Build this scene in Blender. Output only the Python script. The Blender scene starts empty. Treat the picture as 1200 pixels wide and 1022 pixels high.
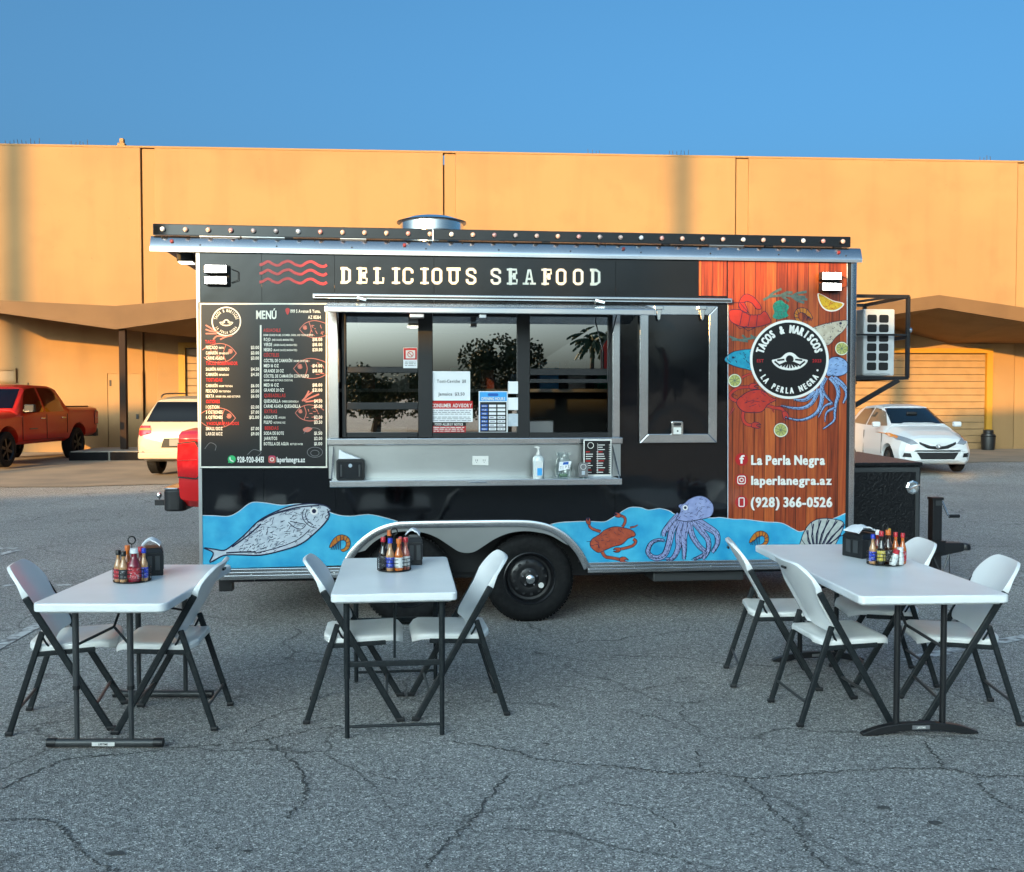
import bpy, bmesh, math, random
from mathutils import Vector, Matrix
random.seed(7)
R = math.radians
SC = bpy.context.scene
COL = SC.collection

# ------------------------------------------------------------------ camera
EYE = 1.70; FPX = 1200.0; CX, CY = 600.0, 511.0; HOR = 468.0
PITCH = math.atan((CY - HOR) / FPX)
cam_d = bpy.data.cameras.new('camera'); cam = bpy.data.objects.new('camera', cam_d); COL.objects.link(cam)
cam.location = (0, 0, EYE); cam.rotation_euler = (math.pi/2 - PITCH, 0, 0)
cam_d.sensor_width = 36; cam_d.lens = 36*FPX/1200; cam_d.clip_end = 3000; cam_d.clip_start = .05
SC.camera = cam
# ------------------------------------------------------------------ light
SUN_AZ, SUN_EL = R(25), R(10)
w = bpy.data.worlds.new('World'); SC.world = w; w.use_nodes = True
wn = w.node_tree; bg = wn.nodes['Background']
sky = wn.nodes.new('ShaderNodeTexSky'); sky.sky_type = 'NISHITA'; sky.sun_disc = False
sky.sun_elevation = SUN_EL; sky.sun_rotation = math.pi + SUN_AZ
sky.air_density = .34; sky.dust_density = 10.0; sky.ozone_density = 3.2
tint = wn.nodes.new('ShaderNodeMix'); tint.data_type = 'RGBA'; tint.blend_type = 'MULTIPLY'; tint.inputs[0].default_value = 1.0
tint.inputs[7].default_value = (.90, 1.02, .90, 1)      # one tint over the whole sky
wn.links.new(sky.outputs[0], tint.inputs[6]); hs = wn.nodes.new('ShaderNodeHueSaturation'); hs.inputs['Hue'].default_value = .488; hs.inputs['Saturation'].default_value = 1.11; hs.inputs['Value'].default_value = .97
wn.links.new(tint.outputs[2], hs.inputs['Color']); wn.links.new(hs.outputs[0], bg.inputs[0]); bg.inputs[1].default_value = .15
sl = bpy.data.lights.new('sun', 'SUN'); so = bpy.data.objects.new('sun', sl); COL.objects.link(so)
sl.energy = 2.5; sl.angle = R(.4); sl.color = (1.0, .55, .15)
SD = Vector((math.sin(SUN_AZ)*math.cos(SUN_EL), math.cos(SUN_AZ)*math.cos(SUN_EL), -math.sin(SUN_EL)))
so.rotation_euler = SD.to_track_quat('-Z', 'Y').to_euler(); so.location = (-20, -30, 12)
vs = SC.view_settings; vs.view_transform = 'Standard'; vs.look = 'None'; vs.gamma = 1; vs.exposure = 2.03
vs.use_curve_mapping = False
SC.render.engine = 'CYCLES'; SC.cycles.use_denoising = True
SC.cycles.max_bounces = 8; SC.cycles.transparent_max_bounces = 16; SC.cycles.caustics_reflective = False; SC.cycles.caustics_refractive = False

# ------------------------------------------------------------------ pixel -> place
cp, sp = math.cos(PITCH), math.sin(PITCH)
def ray(x, y):
    a = (x-CX)/FPX; b = -(y-CY)/FPX
    return Vector((a, cp + b*sp, -sp + b*cp))
ORG = Vector((0, 0, EYE))
def at_z(x, y, z=0.0):
    d = ray(x, y); return ORG + d*((z-EYE)/d.z)
def at_y(x, y, Y):
    d = ray(x, y); return ORG + d*(Y/d.y)

# ------------------------------------------------------------------ materials
MATS = {}
def mat(name, col, rough=.5, metal=0.0, spec=.5, emit=None, es=1.0, noise=None, bump=None, coat=0.0, alpha=1.0, trans=0.0, ior=1.45, rnoise=None):
    """noise=(scale, colour2, detail, lo, hi); bump=(scale, strength, distance); rnoise=(scale, lo, hi)"""
    m = bpy.data.materials.new(name); m.use_nodes = True; nt = m.node_tree; b = nt.nodes['Principled BSDF']
    b.inputs['Base Color'].default_value = (*col, 1); b.inputs['Roughness'].default_value = rough
    b.inputs['Metallic'].default_value = metal; b.inputs['Specular IOR Level'].default_value = spec
    b.inputs['Coat Weight'].default_value = coat; b.inputs['Coat Roughness'].default_value = .05
    b.inputs['Alpha'].default_value = alpha; b.inputs['Transmission Weight'].default_value = trans; b.inputs['IOR'].default_value = ior
    if emit: b.inputs['Emission Color'].default_value = (*emit, 1); b.inputs['Emission Strength'].default_value = es
    tc = None
    if noise or bump or rnoise:
        tc = nt.nodes.new('ShaderNodeTexCoord')
    if noise:
        n = nt.nodes.new('ShaderNodeTexNoise'); n.inputs['Scale'].default_value = noise[0]; n.inputs['Detail'].default_value = noise[2]
        r = nt.nodes.new('ShaderNodeValToRGB'); r.color_ramp.elements[0].position = noise[3]; r.color_ramp.elements[1].position = noise[4]
        r.color_ramp.elements[0].color = (*col, 1); r.color_ramp.elements[1].color = (*noise[1], 1)
        nt.links.new(tc.outputs['Object'], n.inputs['Vector']); nt.links.new(n.outputs[0], r.inputs[0]); nt.links.new(r.outputs[0], b.inputs['Base Color'])
    if rnoise:
        n = nt.nodes.new('ShaderNodeTexNoise'); n.inputs['Scale'].default_value = rnoise[0]; n.inputs['Detail'].default_value = 5
        r = nt.nodes.new('ShaderNodeMapRange'); r.inputs[1].default_value = .3; r.inputs[2].default_value = .7
        r.inputs[3].default_value = rnoise[1]; r.inputs[4].default_value = rnoise[2]
        nt.links.new(tc.outputs['Object'], n.inputs['Vector']); nt.links.new(n.outputs[0], r.inputs[0]); nt.links.new(r.outputs[0], b.inputs['Roughness'])
    if bump:
        n = nt.nodes.new('ShaderNodeTexNoise'); n.inputs['Scale'].default_value = bump[0]; n.inputs['Detail'].default_value = 3
        bp = nt.nodes.new('ShaderNodeBump'); bp.inputs['Strength'].default_value = bump[1]; bp.inputs['Distance'].default_value = bump[2]
        nt.links.new(tc.outputs['Object'], n.inputs['Vector']); nt.links.new(n.outputs[0], bp.inputs['Height']); nt.links.new(bp.outputs[0], b.inputs['Normal'])
    MATS[name] = m
    return m

# ------------------------------------------------------------------ mesh collector
class MB:
    def __init__(s): s.v = []; s.f = []
    def add(s, vs, fs):
        o = len(s.v); s.v += [tuple(p) for p in vs]; s.f += [tuple(i+o for i in f) for f in fs]; return s
    def box(s, x0, x1, y0, y1, z0, z1):
        return s.add([(x0,y0,z0),(x1,y0,z0),(x1,y1,z0),(x0,y1,z0),(x0,y0,z1),(x1,y0,z1),(x1,y1,z1),(x0,y1,z1)],
                     [(0,3,2,1),(4,5,6,7),(0,1,5,4),(1,2,6,5),(2,3,7,6),(3,0,4,7)])
    def hexa(s, p): # 8 points: bottom 4, top 4
        return s.add(p, [(0,3,2,1),(4,5,6,7),(0,1,5,4),(1,2,6,5),(2,3,7,6),(3,0,4,7)])
    def prism(s, poly, v0, v1, ax='y'):
        """poly of (a,b); ax y: (x,z) poly extruded in y; z: (x,y) poly extruded in z; x: (y,z) poly"""
        n = len(poly)
        P = {'y': lambda a,b,t:(a,t,b), 'z': lambda a,b,t:(a,b,t), 'x': lambda a,b,t:(t,a,b)}[ax]
        vs = [P(a,b,v0) for a,b in poly] + [P(a,b,v1) for a,b in poly]
        fs = [tuple(range(n)), tuple(range(2*n-1, n-1, -1))] + [(i, i+n, (i+1)%n+n, (i+1)%n) for i in range(n)]
        return s.add(vs, fs)
    def bar(s, a, b, w, h, up=(0,0,1)):
        a = Vector(a); b = Vector(b); d = (b-a).normalized(); u = Vector(up)
        sd = d.cross(u)
        if sd.length < 1e-4: sd = d.cross(Vector((1,0,0)))
        sd.normalize(); u = sd.cross(d).normalized()
        p = []
        for q in (a, b):
            p += [q-sd*w/2-u*h/2, q+sd*w/2-u*h/2, q+sd*w/2+u*h/2, q-sd*w/2+u*h/2]
        return s.add(p, [(0,1,2,3),(7,6,5,4),(0,4,5,1),(1,5,6,2),(2,6,7,3),(3,7,4,0)])
    def tube(s, pts, r, n=8, closed=False, caps=True):
        pts = [Vector(p) for p in pts]; m = len(pts); o = len(s.v)
        rr = r if isinstance(r, (list, tuple)) else [r]*m
        nrm = None
        for i, p in enumerate(pts):
            if closed: t = pts[(i+1)%m]-pts[i-1]
            else: t = pts[min(i+1,m-1)]-pts[max(i-1,0)]
            t.normalize()
            if nrm is None:
                nrm = t.cross(Vector((0,0,1)))
                if nrm.length < 1e-3: nrm = t.cross(Vector((1,0,0)))
            nrm = (nrm - t*nrm.dot(t)); nrm.normalize(); bn = t.cross(nrm)
            for k in range(n):
                a = 2*math.pi*k/n; s.v.append(tuple(p + (nrm*math.cos(a)+bn*math.sin(a))*rr[i]))
        for i in range(m if closed else m-1):
            for k in range(n):
                a = o+i*n+k; b = o+i*n+(k+1)%n; c = o+((i+1)%m)*n+(k+1)%n; d = o+((i+1)%m)*n+k
                s.f.append((a,b,c,d))
        if caps and not closed:
            s.f.append(tuple(o+k for k in range(n-1,-1,-1))); s.f.append(tuple(o+(m-1)*n+k for k in range(n)))
        return s
    def lathe(s, prof, n=20, c=(0,0,0), ax='z', caps=True):
        o = len(s.v); m = len(prof)
        for r, z in prof:
            for k in range(n):
                a = 2*math.pi*k/n; x, y = r*math.cos(a), r*math.sin(a)
                p = {'z':(x,y,z),'y':(x,z,y),'x':(z,x,y)}[ax]
                s.v.append((p[0]+c[0], p[1]+c[1], p[2]+c[2]))
        for i in range(m-1):
            for k in range(n):
                s.f.append((o+i*n+k, o+i*n+(k+1)%n, o+(i+1)*n+(k+1)%n, o+(i+1)*n+k))
        if caps: s.f.append(tuple(o+k for k in range(n-1,-1,-1))); s.f.append(tuple(o+(m-1)*n+k for k in range(n)))
        return s
    def slab(s, g, off):
        """closed shell from a grid of points g[i][j]; off: vector or function(i,j)->vector"""
        ni, nj = len(g), len(g[0]); o = len(s.v)
        for sgn in (0, 1):
            for i in range(ni):
                for j in range(nj):
                    q = Vector(g[i][j]); s.v.append(tuple(q + (Vector(off(i,j)) if callable(off) else Vector(off))*sgn))
        N = ni*nj
        for i in range(ni-1):
            for j in range(nj-1):
                a,b,c,d = o+i*nj+j, o+i*nj+j+1, o+(i+1)*nj+j+1, o+(i+1)*nj+j
                s.f.append((a,b,c,d)); s.f.append((a+N,d+N,c+N,b+N))
        rim = [(i,0) for i in range(ni)] + [(ni-1,j) for j in range(1,nj)] + [(i,nj-1) for i in range(ni-2,-1,-1)] + [(0,j) for j in range(nj-2,0,-1)]
        for k in range(len(rim)):
            a = o+rim[k][0]*nj+rim[k][1]; b = o+rim[(k+1)%len(rim)][0]*nj+rim[(k+1)%len(rim)][1]
            s.f.append((a, b, b+N, a+N))
        return s
    def build(s, name, m, parent=None, smooth=False, bevel=0, loc=None, bseg=2, fix=True, merge=False):
        me = bpy.data.meshes.new(name); me.from_pydata(s.v, [], s.f)
        if fix or bevel or merge:
            b = bmesh.new(); b.from_mesh(me)
            if merge: bmesh.ops.remove_doubles(b, verts=b.verts, dist=1e-5)
            if fix: bmesh.ops.recalc_face_normals(b, faces=b.faces)
            if bevel:
                es = [e for e in b.edges if len(e.link_faces)==2 and e.calc_face_angle(0) > .6]
                bmesh.ops.bevel(b, geom=es, offset=bevel, segments=bseg, profile=.5, affect='EDGES', clamp_overlap=True)
            b.to_mesh(me); b.free()
        if smooth:
            me.polygons.foreach_set('use_smooth', [True]*len(me.polygons))
            me.set_sharp_from_angle(angle=R(smooth if smooth is not True else 40))
        me.materials.append(m if not isinstance(m, str) else MATS[m])
        o = bpy.data.objects.new(name, me); COL.objects.link(o)
        if parent: o.parent = parent
        if loc is not None: o.location = loc
        return o
def tag(o, label=None, cat=None, group=None, kind=None):
    if label: o['label'] = label
    if cat: o['category'] = cat
    if group: o['group'] = group
    if kind: o['kind'] = kind
    return o
def empty(name, loc, rz=0, label=None, cat=None, group=None):
    o = bpy.data.objects.new(name, None); COL.objects.link(o); o.location = loc; o.rotation_euler = (0,0,rz)
    o.empty_display_size = .2
    return tag(o, label, cat, group)
def copy_tree(o, parent=None):
    c = o.copy(); COL.objects.link(c); c.parent = parent
    for ch in [q for q in bpy.data.objects if q.parent == o]: copy_tree(ch, c)
    return c
def spline(pts, k=6, closed=False):
    """Catmull-Rom through 2-D or 3-D points"""
    P = [Vector(p) for p in pts]; n = len(P); out = []
    for i in range(n if closed else n-1):
        p0 = P[(i-1)%n] if closed or i>0 else P[0]; p1 = P[i]; p2 = P[(i+1)%n]; p3 = P[(i+2)%n] if closed or i+2<n else P[n-1]
        for j in range(k):
            t = j/k
            out.append(.5*((2*p1)+(p2-p0)*t+(2*p0-5*p1+4*p2-p3)*t*t+(3*p1-p0-3*p2+p3)*t**3))
    if not closed: out.append(P[-1])
    return [tuple(q) for q in out]
def inside(p, poly):
    x, y = p; c = False; j = len(poly)-1
    for i in range(len(poly)):
        xi, yi = poly[i][:2]; xj, yj = poly[j][:2]
        if (yi > y) != (yj > y) and x < (xj-xi)*(y-yi)/(yj-yi)+xi: c = not c
        j = i
    return c
def rrect(x0, x1, y0, y1, r, n=5):
    out = []
    for cx, cy, a0 in ((x1-r,y1-r,0),(x0+r,y1-r,90),(x0+r,y0+r,180),(x1-r,y0+r,270)):
        for k in range(n+1):
            a = R(a0+90*k/n); out.append((cx+r*math.cos(a), cy+r*math.sin(a)))
    return out

# ------------------------------------------------------------------ common materials
mat('white_plastic', (.86,.86,.85), .33, noise=(4,(.80,.80,.79),3,.35,.75))
mat('white_seat', (.80,.79,.76), .38, noise=(6,(.68,.665,.63),4,.40,.75))
mat('leg_metal', (.012,.015,.017), .45, spec=.3, noise=(60,(.022,.026,.028),3,.45,.75))
mat('leg_grey', (.055,.058,.06), .4, metal=.3)
mat('leg_black', (.012,.012,.013), .4)
mat('black_plastic', (.008,.008,.009), .42)
mat('smoke_plastic', (.02,.022,.025), .12, alpha=.88)
mat('paper', (.75,.76,.78), .8)
mat('rubber', (.007,.007,.0075), .75, spec=.18, noise=(30,(.015,.015,.015),4,.4,.8))
mat('rim_black', (.007,.007,.008), .32)
mat('aluminium', (.72,.73,.74), .2, metal=1.0, noise=(2.5,(.60,.61,.62),3,.35,.75))
mat('bright_metal', (.78,.78,.76), .18, metal=1.0)
mat('stainless', (.44,.455,.45), .30, metal=1.0, noise=(1.6,(.54,.555,.55),6,.35,.7))
mat('chrome', (.8,.8,.82), .08, metal=1.0)
mat('dark_steel', (.02,.02,.022), .45, metal=.4)
mat('black_gloss', (.0045,.005,.0065), .045, spec=.55, bump=(1.7,.16,.02), rnoise=(3,.03,.10))
mat('black_matte', (.006,.006,.007), .6)
mat('bead_trim', (.55,.56,.57), .3, metal=1.0)
# ================================================================== ground
def gz(y):
    t = min(1, max(0, (y-21)/6.0)); return .12*t*t*(3-2*t)
def asphalt():
    m = bpy.data.materials.new('asphalt'); m.use_nodes = True; nt = m.node_tree; b = nt.nodes['Principled BSDF']; N = nt.nodes.new; L = nt.links.new
    tc = N('ShaderNodeTexCoord')
    vo = N('ShaderNodeTexVoronoi'); vo.inputs['Scale'].default_value = 165; L(tc.outputs['Object'], vo.inputs['Vector'])
    sp_ = N('ShaderNodeSeparateColor'); L(vo.outputs['Color'], sp_.inputs[0])
    r1 = N('ShaderNodeValToRGB'); e = r1.color_ramp.elements
    e[0].position = 0; e[0].color = (.10,.096,.09,1); e[1].position = 1; e[1].color = (.86,.83,.77,1)
    for p, c in ((.35,(.245,.236,.222)),(.7,(.35,.338,.318)),(.9,(.50,.48,.45))):
        q = e.new(p); q.color = (*c, 1)
    L(sp_.outputs[0], r1.inputs[0])
    n1 = N('ShaderNodeTexNoise'); n1.inputs['Scale'].default_value = .35; n1.inputs['Detail'].default_value = 6; n1.inputs['Roughness'].default_value = .6
    L(tc.outputs['Object'], n1.inputs['Vector'])
    r2 = N('ShaderNodeMapRange'); r2.inputs[1].default_value = .3; r2.inputs[2].default_value = .7; r2.inputs[3].default_value = .80; r2.inputs[4].default_value = 1.15
    L(n1.outputs[0], r2.inputs[0])
    n2 = N('ShaderNodeTexNoise'); n2.inputs['Scale'].default_value = 28; n2.inputs['Detail'].default_value = 4; L(tc.outputs['Object'], n2.inputs['Vector'])
    r3 = N('ShaderNodeMapRange'); r3.inputs[1].default_value = .3; r3.inputs[2].default_value = .7; r3.inputs[3].default_value = .75; r3.inputs[4].default_value = 1.25
    L(n2.outputs[0], r3.inputs[0])
    mu = N('ShaderNodeMath'); mu.operation = 'MULTIPLY'; L(r2.outputs[0], mu.inputs[0]); L(r3.outputs[0], mu.inputs[1])
    # hairline cracking: warped cell borders, thinned out by a mask
    n3 = N('ShaderNodeTexNoise'); n3.inputs['Scale'].default_value = 1.6; n3.inputs['Detail'].default_value = 5; L(tc.outputs['Object'], n3.inputs['Vector'])
    mx = N('ShaderNodeMix'); mx.data_type = 'RGBA'; mx.blend_type = 'ADD'; mx.inputs[0].default_value = .55
    L(tc.outputs['Object'], mx.inputs[6]); L(n3.outputs['Color'], mx.inputs[7])
    v2 = N('ShaderNodeTexVoronoi'); v2.feature = 'DISTANCE_TO_EDGE'; v2.inputs['Scale'].default_value = .7; L(mx.outputs[2], v2.inputs['Vector'])
    r4 = N('ShaderNodeMapRange'); r4.inputs[1].default_value = .0; r4.inputs[2].default_value = .010; r4.inputs[3].default_value = 1; r4.inputs[4].default_value = 0; L(v2.outputs['Distance'], r4.inputs[0])
    n4 = N('ShaderNodeTexNoise'); n4.inputs['Scale'].default_value = .8; L(tc.outputs['Object'], n4.inputs['Vector'])
    r5 = N('ShaderNodeMapRange'); r5.inputs[1].default_value = .38; r5.inputs[2].default_value = .52; L(n4.outputs[0], r5.inputs[0])
    mk = N('ShaderNodeMath'); mk.operation = 'MULTIPLY'; L(r4.outputs[0], mk.inputs[0]); L(r5.outputs[0], mk.inputs[1])
    inv = N('ShaderNodeMapRange'); inv.inputs[3].default_value = 1; inv.inputs[4].default_value = .45; L(mk.outputs[0], inv.inputs[0])
    n5 = N('ShaderNodeTexNoise'); n5.inputs['Scale'].default_value = 2.3; n5.inputs['Detail'].default_value = 3; L(tc.outputs['Object'], n5.inputs['Vector'])
    r6 = N('ShaderNodeMapRange'); r6.inputs[1].default_value = .66; r6.inputs[2].default_value = .74; r6.inputs[3].default_value = 1; r6.inputs[4].default_value = .66; L(n5.outputs[0], r6.inputs[0])
    ms = N('ShaderNodeMath'); ms.operation = 'MULTIPLY'; L(mu.outputs[0], ms.inputs[0]); L(r6.outputs[0], ms.inputs[1])
    m2 = N('ShaderNodeMath'); m2.operation = 'MULTIPLY'; L(ms.outputs[0], m2.inputs[0]); L(inv.outputs[0], m2.inputs[1])
    vm = N('ShaderNodeVectorMath'); vm.operation = 'SCALE'; L(r1.outputs[0], vm.inputs[0]); L(m2.outputs[0], vm.inputs['Scale'])
    L(vm.outputs[0], b.inputs['Base Color'])
    b.inputs['Roughness'].default_value = .82; b.inputs['Specular IOR Level'].default_value = .3
    bp = N('ShaderNodeBump'); bp.inputs['Strength'].default_value = .7; bp.inputs['Distance'].default_value = .006
    ad = N('ShaderNodeMath'); ad.operation = 'ADD'; L(vo.outputs['Distance'], ad.inputs[0]); L(n2.outputs[0], ad.inputs[1])
    L(ad.outputs[0], bp.inputs['Height']); L(bp.outputs[0], b.inputs['Normal'])
    MATS['asphalt'] = m
asphalt()
mat('crack_fill', (.075,.072,.068), .9, noise=(30,(.12,.115,.108),5,.45,.68))
mat('line_paint', (.62,.62,.60), .7, noise=(14,(.16,.155,.15),6,.44,.62))
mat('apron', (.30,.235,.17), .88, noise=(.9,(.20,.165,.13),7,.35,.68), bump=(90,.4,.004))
g = MB(); xs = [-700,-200,-60,-25,25,60,200,700]; ys = [-700,-200,-60,0,20,21,22,23,24,25,26,27,35,60,200,900]
for y in ys:
    for x in xs: g.v.append((x, y, gz(y)))
for j in range(len(ys)-1):
    for i in range(len(xs)-1):
        a = j*len(xs)+i; g.f.append((a, a+1, a+1+len(xs), a+len(xs)))
ground = g.build('ground', 'asphalt', fix=False); tag(ground, 'cracked grey asphalt of the parking lot', 'ground', kind='structure')
ap = MB(); AX = [(-60,18.6),(-8.8,19.7),(-4,21.3),(2,23.3),(12,25.8),(60,27.2)]; rr = random.Random(3); front = []  # left front drawn forward over asphalt: brown stands in for sunlight there
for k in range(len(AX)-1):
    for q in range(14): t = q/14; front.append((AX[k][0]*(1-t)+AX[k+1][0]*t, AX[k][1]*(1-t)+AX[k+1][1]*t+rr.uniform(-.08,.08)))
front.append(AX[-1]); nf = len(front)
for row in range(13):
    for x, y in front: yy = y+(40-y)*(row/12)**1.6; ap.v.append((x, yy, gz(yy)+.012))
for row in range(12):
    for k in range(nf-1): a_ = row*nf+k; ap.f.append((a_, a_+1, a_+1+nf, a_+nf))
tag(ap.build('apron_and_sun_strip', 'apron', fix=False), 'brown dusty concrete apron along the warehouse, with a sunlit strip of asphalt painted in front', 'pavement', kind='structure')
# cracks traced on the lot
CR = [[(0,926),(55,900),(80,890),(135,885),(185,880),(240,874),(300,869),(350,859),(400,851)],
      [(0,962),(30,960),(65,965),(80,980),(95,995),(112,1012),(140,1022)],
      [(310,865),(340,890),(357,915),(357,937),(335,960)],
      [(600,905),(575,932),(550,965),(520,992),(498,1020)],
      [(520,868),(600,880),(630,890),(675,895),(725,899),(765,904),(800,907),(830,905),(870,912),(920,910),(980,905),(1025,902),(1090,901),(1110,902),(1150,909),(1200,910)],
      [(870,912),(890,930),(910,955),(935,975),(945,995),(970,1018)],
      [(1080,867),(1095,885),(1108,902)], [(1145,910),(1155,927),(1175,942),(1198,954)], [(817,879),(819,900)],
      [(280,862),(330,835),(380,828)], [(600,760),(700,775),(790,762),(850,770)], [(0,700),(60,712),(140,702)],
      [(1120,600),(1160,606),(1200,604)], [(1105,622),(1150,632),(1200,628)], [(0,605),(60,612),(130,608),(200,616)], [(150,628),(190,640),(225,633)],
      [(640,800),(720,812),(800,800),(870,806)], [(430,905),(470,915),(520,912)], [(1080,660),(1140,668),(1200,664)], [(1120,700),(1200,716)], [(700,940),(760,950),(800,975)]]
for i, c in enumerate(CR):
    P = [at_z(x, y, 0.0) for x, y in spline(c, 16)]; b = MB(); n = len(P); rr = random.Random(i)
    L_, R_ = [], []
    for k, p in enumerate(P):
        t = (P[min(k+1,n-1)]-P[max(k-1,0)]).normalized(); s = Vector((-t.y, t.x, 0))
        wd = (.0055 if i < 9 else .0036)*rr.uniform(.25, 1.5)*(1 if 0 < k < n-1 else .15); jt = rr.uniform(-.014, .014)
        L_.append((p.x+s.x*(wd+jt), p.y+s.y*(wd+jt), .003)); R_.append((p.x-s.x*(wd-jt), p.y-s.y*(wd-jt), .003))
    b.v = L_+R_; b.f = [(k, k+1, k+1+n, k+n) for k in range(n-1)]
    b.build('crack', 'crack_fill', ground, fix=False)
for i, (x, y, r_) in enumerate(((1035,947,.030),(1097,965,.034),(881,979,.012),(135,1001,.040),(290,998,.020),(255,995,.012),(690,985,.012),(640,872,.02),(560,950,.010),(1160,985,.014),(410,985,.012))):
    c = at_z(x, y, 0.0); rr = random.Random(50+i); MB().add([(c.x+r_*math.cos(a)*rr.uniform(.6,1.2), c.y+r_*.6*math.sin(a)*rr.uniform(.6,1.2), .0035) for a in [2*math.pi*k/11 for k in range(11)]], [tuple(range(11))]).build('stain', 'crack_fill', ground, fix=False)
def stripe(a, b_, wd):
    p, q = at_z(*a), at_z(*b_); p.z = q.z = 0; t = (q-p).normalized(); s = Vector((-t.y, t.x, 0))*wd/2
    n = max(2, int((q-p).length/.5)); m = MB()
    for k in range(n+1):
        c = p.lerp(q, k/n); m.v += [tuple(c+s+Vector((0,0,.005))), tuple(c-s+Vector((0,0,.005)))]
    m.f = [(2*k, 2*k+1, 2*k+3, 2*k+2) for k in range(n)]
    m.build('painted_line', 'line_paint', ground, fix=False)
stripe((-140,833), (62,723), .10); stripe((-200,689), (84,686), .09); stripe((-90,643), (20,643), .1); stripe((-20,656), (19,645), .1)
stripe((1060,774), (1330,722), .10); stripe((1184,675), (1400,674), .09)

# ================================================================== warehouse
def stucco():
    m = mat('stucco', (.265,.150,.060), .9); nt = m.node_tree; bs = nt.nodes['Principled BSDF']; N = nt.nodes.new; L = nt.links.new
    tc = N('ShaderNodeTexCoord'); fac = None
    def layer(scale, sz, detail, lo, hi, a0, a1):
        mp = N('ShaderNodeMapping'); mp.inputs['Scale'].default_value = (1,1,sz); L(tc.outputs['Object'], mp.inputs[0])
        n = N('ShaderNodeTexNoise'); n.inputs['Scale'].default_value = scale; n.inputs['Detail'].default_value = detail; L(mp.outputs[0], n.inputs['Vector'])
        r = N('ShaderNodeMapRange'); r.inputs[1].default_value = lo; r.inputs[2].default_value = hi; r.inputs[3].default_value = a0; r.inputs[4].default_value = a1; L(n.outputs[0], r.inputs[0]); return r.outputs[0]
    ls = [layer(.22,1.6,3,.42,.58,.93,1.05), layer(1.3,.12,4,.5,.75,1.0,.88), layer(.9,1,6,.55,.72,1.0,.91), layer(9,1,3,.70,.76,1.0,.80)]
    f = ls[0]
    for q in ls[1:]:
        mu = N('ShaderNodeMath'); mu.operation = 'MULTIPLY'; L(f, mu.inputs[0]); L(q, mu.inputs[1]); f = mu.outputs[0]
    vm = N('ShaderNodeVectorMath'); vm.operation = 'SCALE'; vm.inputs[0].default_value = (.272,.158,.068); L(f, vm.inputs['Scale']); L(vm.outputs[0], bs.inputs['Base Color'])
    n = N('ShaderNodeTexNoise'); n.inputs['Scale'].default_value = 60; n.inputs['Detail'].default_value = 3; L(tc.outputs['Object'], n.inputs['Vector'])
    bp = N('ShaderNodeBump'); bp.inputs['Strength'].default_value = .35; bp.inputs['Distance'].default_value = .006; L(n.outputs[0], bp.inputs['Height']); L(bp.outputs[0], bs.inputs['Normal'])
stucco()
mat('stucco_strip', (.27,.156,.066), .9, bump=(60,.3,.006))
mat('joint_dark', (.05,.045,.04), .95)
mat('canopy_paint', (.115,.062,.024), .75, noise=(1.5,(.095,.050,.019),5,.4,.7))
mat('soffit_paint', (.22,.13,.055), .8, noise=(1.2,(.18,.105,.043),5,.4,.7))
mat('yellow_paint', (.36,.18,.015), .6)
mat('shutter', (.27,.165,.075), .6, noise=(3,(.23,.14,.062),4,.4,.7))
mat('door_paint', (.27,.152,.06), .7)
mat('post_brown', (.022,.012,.008), .75, spec=.2)
mat('kerb_dark', (.006,.006,.007), .9, spec=.2)
mat('concrete', (.26,.235,.2), .9, noise=(3,(.2,.18,.15),6,.4,.7))
WL = at_y(0, 529, 30.2); WR = at_y(1200, 529, 32.4); WZ = .12
WYAW = math.atan2(WR.y-WL.y, WR.x-WL.x)
wh = empty('warehouse', (WL.x, WL.y, WZ), WYAW, 'long tan concrete warehouse with joint lines behind the food trailer', 'building')
wc, ws = math.cos(WYAW), math.sin(WYAW)
def wp(x, y, v=0.0):
    """pixel -> (u, z) on the warehouse plane set v metres out of the wall (negative = towards the lot)"""
    d = ray(x, y); nx, ny = -ws, wc
    o = (WL.x*nx + WL.y*ny + v)
    t = o/(d.x*nx + d.y*ny); q = d*t
    return ((q.x-WL.x)*wc + (q.y-WL.y)*ws, q.z + EYE - WZ)
WTOP = 9.12 - WZ
def wx(x): return wp(x, 180)[0]
edges = [(-700,165,0),(165,180,1),(180,520,0),(520,533,1),(533,863,0),(863,877,1),(877,1194,0),(1194,1207,1),(1207,1700,0)]
for x0, x1, kind in edges:
    u0, u1 = wx(x0)+.02, wx(x1)-.02
    if kind == 0: MB().box(u0, u1, -.0, .3, 0, WTOP).build('wall_panel', 'stucco', wh, bevel=.015)
    else: MB().box(u0, u1+.035, .06, .3, 0, WTOP-.02).build('joint_strip', 'stucco_strip', wh)
MB().box(wx(-700), wx(1700), .3, 14, 0, WTOP-.3).build('building_core', 'joint_dark', wh)
cap = MB().box(wx(-700), wx(1700), -.012, .34, WTOP, WTOP+.05).build('parapet_cap', 'stucco_strip', wh)
for x0, x1 in ((5,46),(82,104),(690,708),(785,812),(1150,1166)):   # bird spikes on the parapet
    b = MB(); u = wx(x0)
    while u < wx(x1):
        b.bar((u, .1, WTOP+.05), (u+random.uniform(-.03,.03), .1, WTOP+.05+random.uniform(.1,.2)), .012, .012); u += .12
    tag(b.build('bird_spikes', 'joint_dark', wh), kind='stuff')
u, z = wp(140, 172); b = MB().box(u-.10,u+.12,.1,.3,WTOP+.05,WTOP+.16).box(u-.04,u+.08,.12,.28,WTOP+.16,WTOP+.3)
b.build('roof_fixture', 'stucco_strip', wh, bevel=.02)
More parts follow.
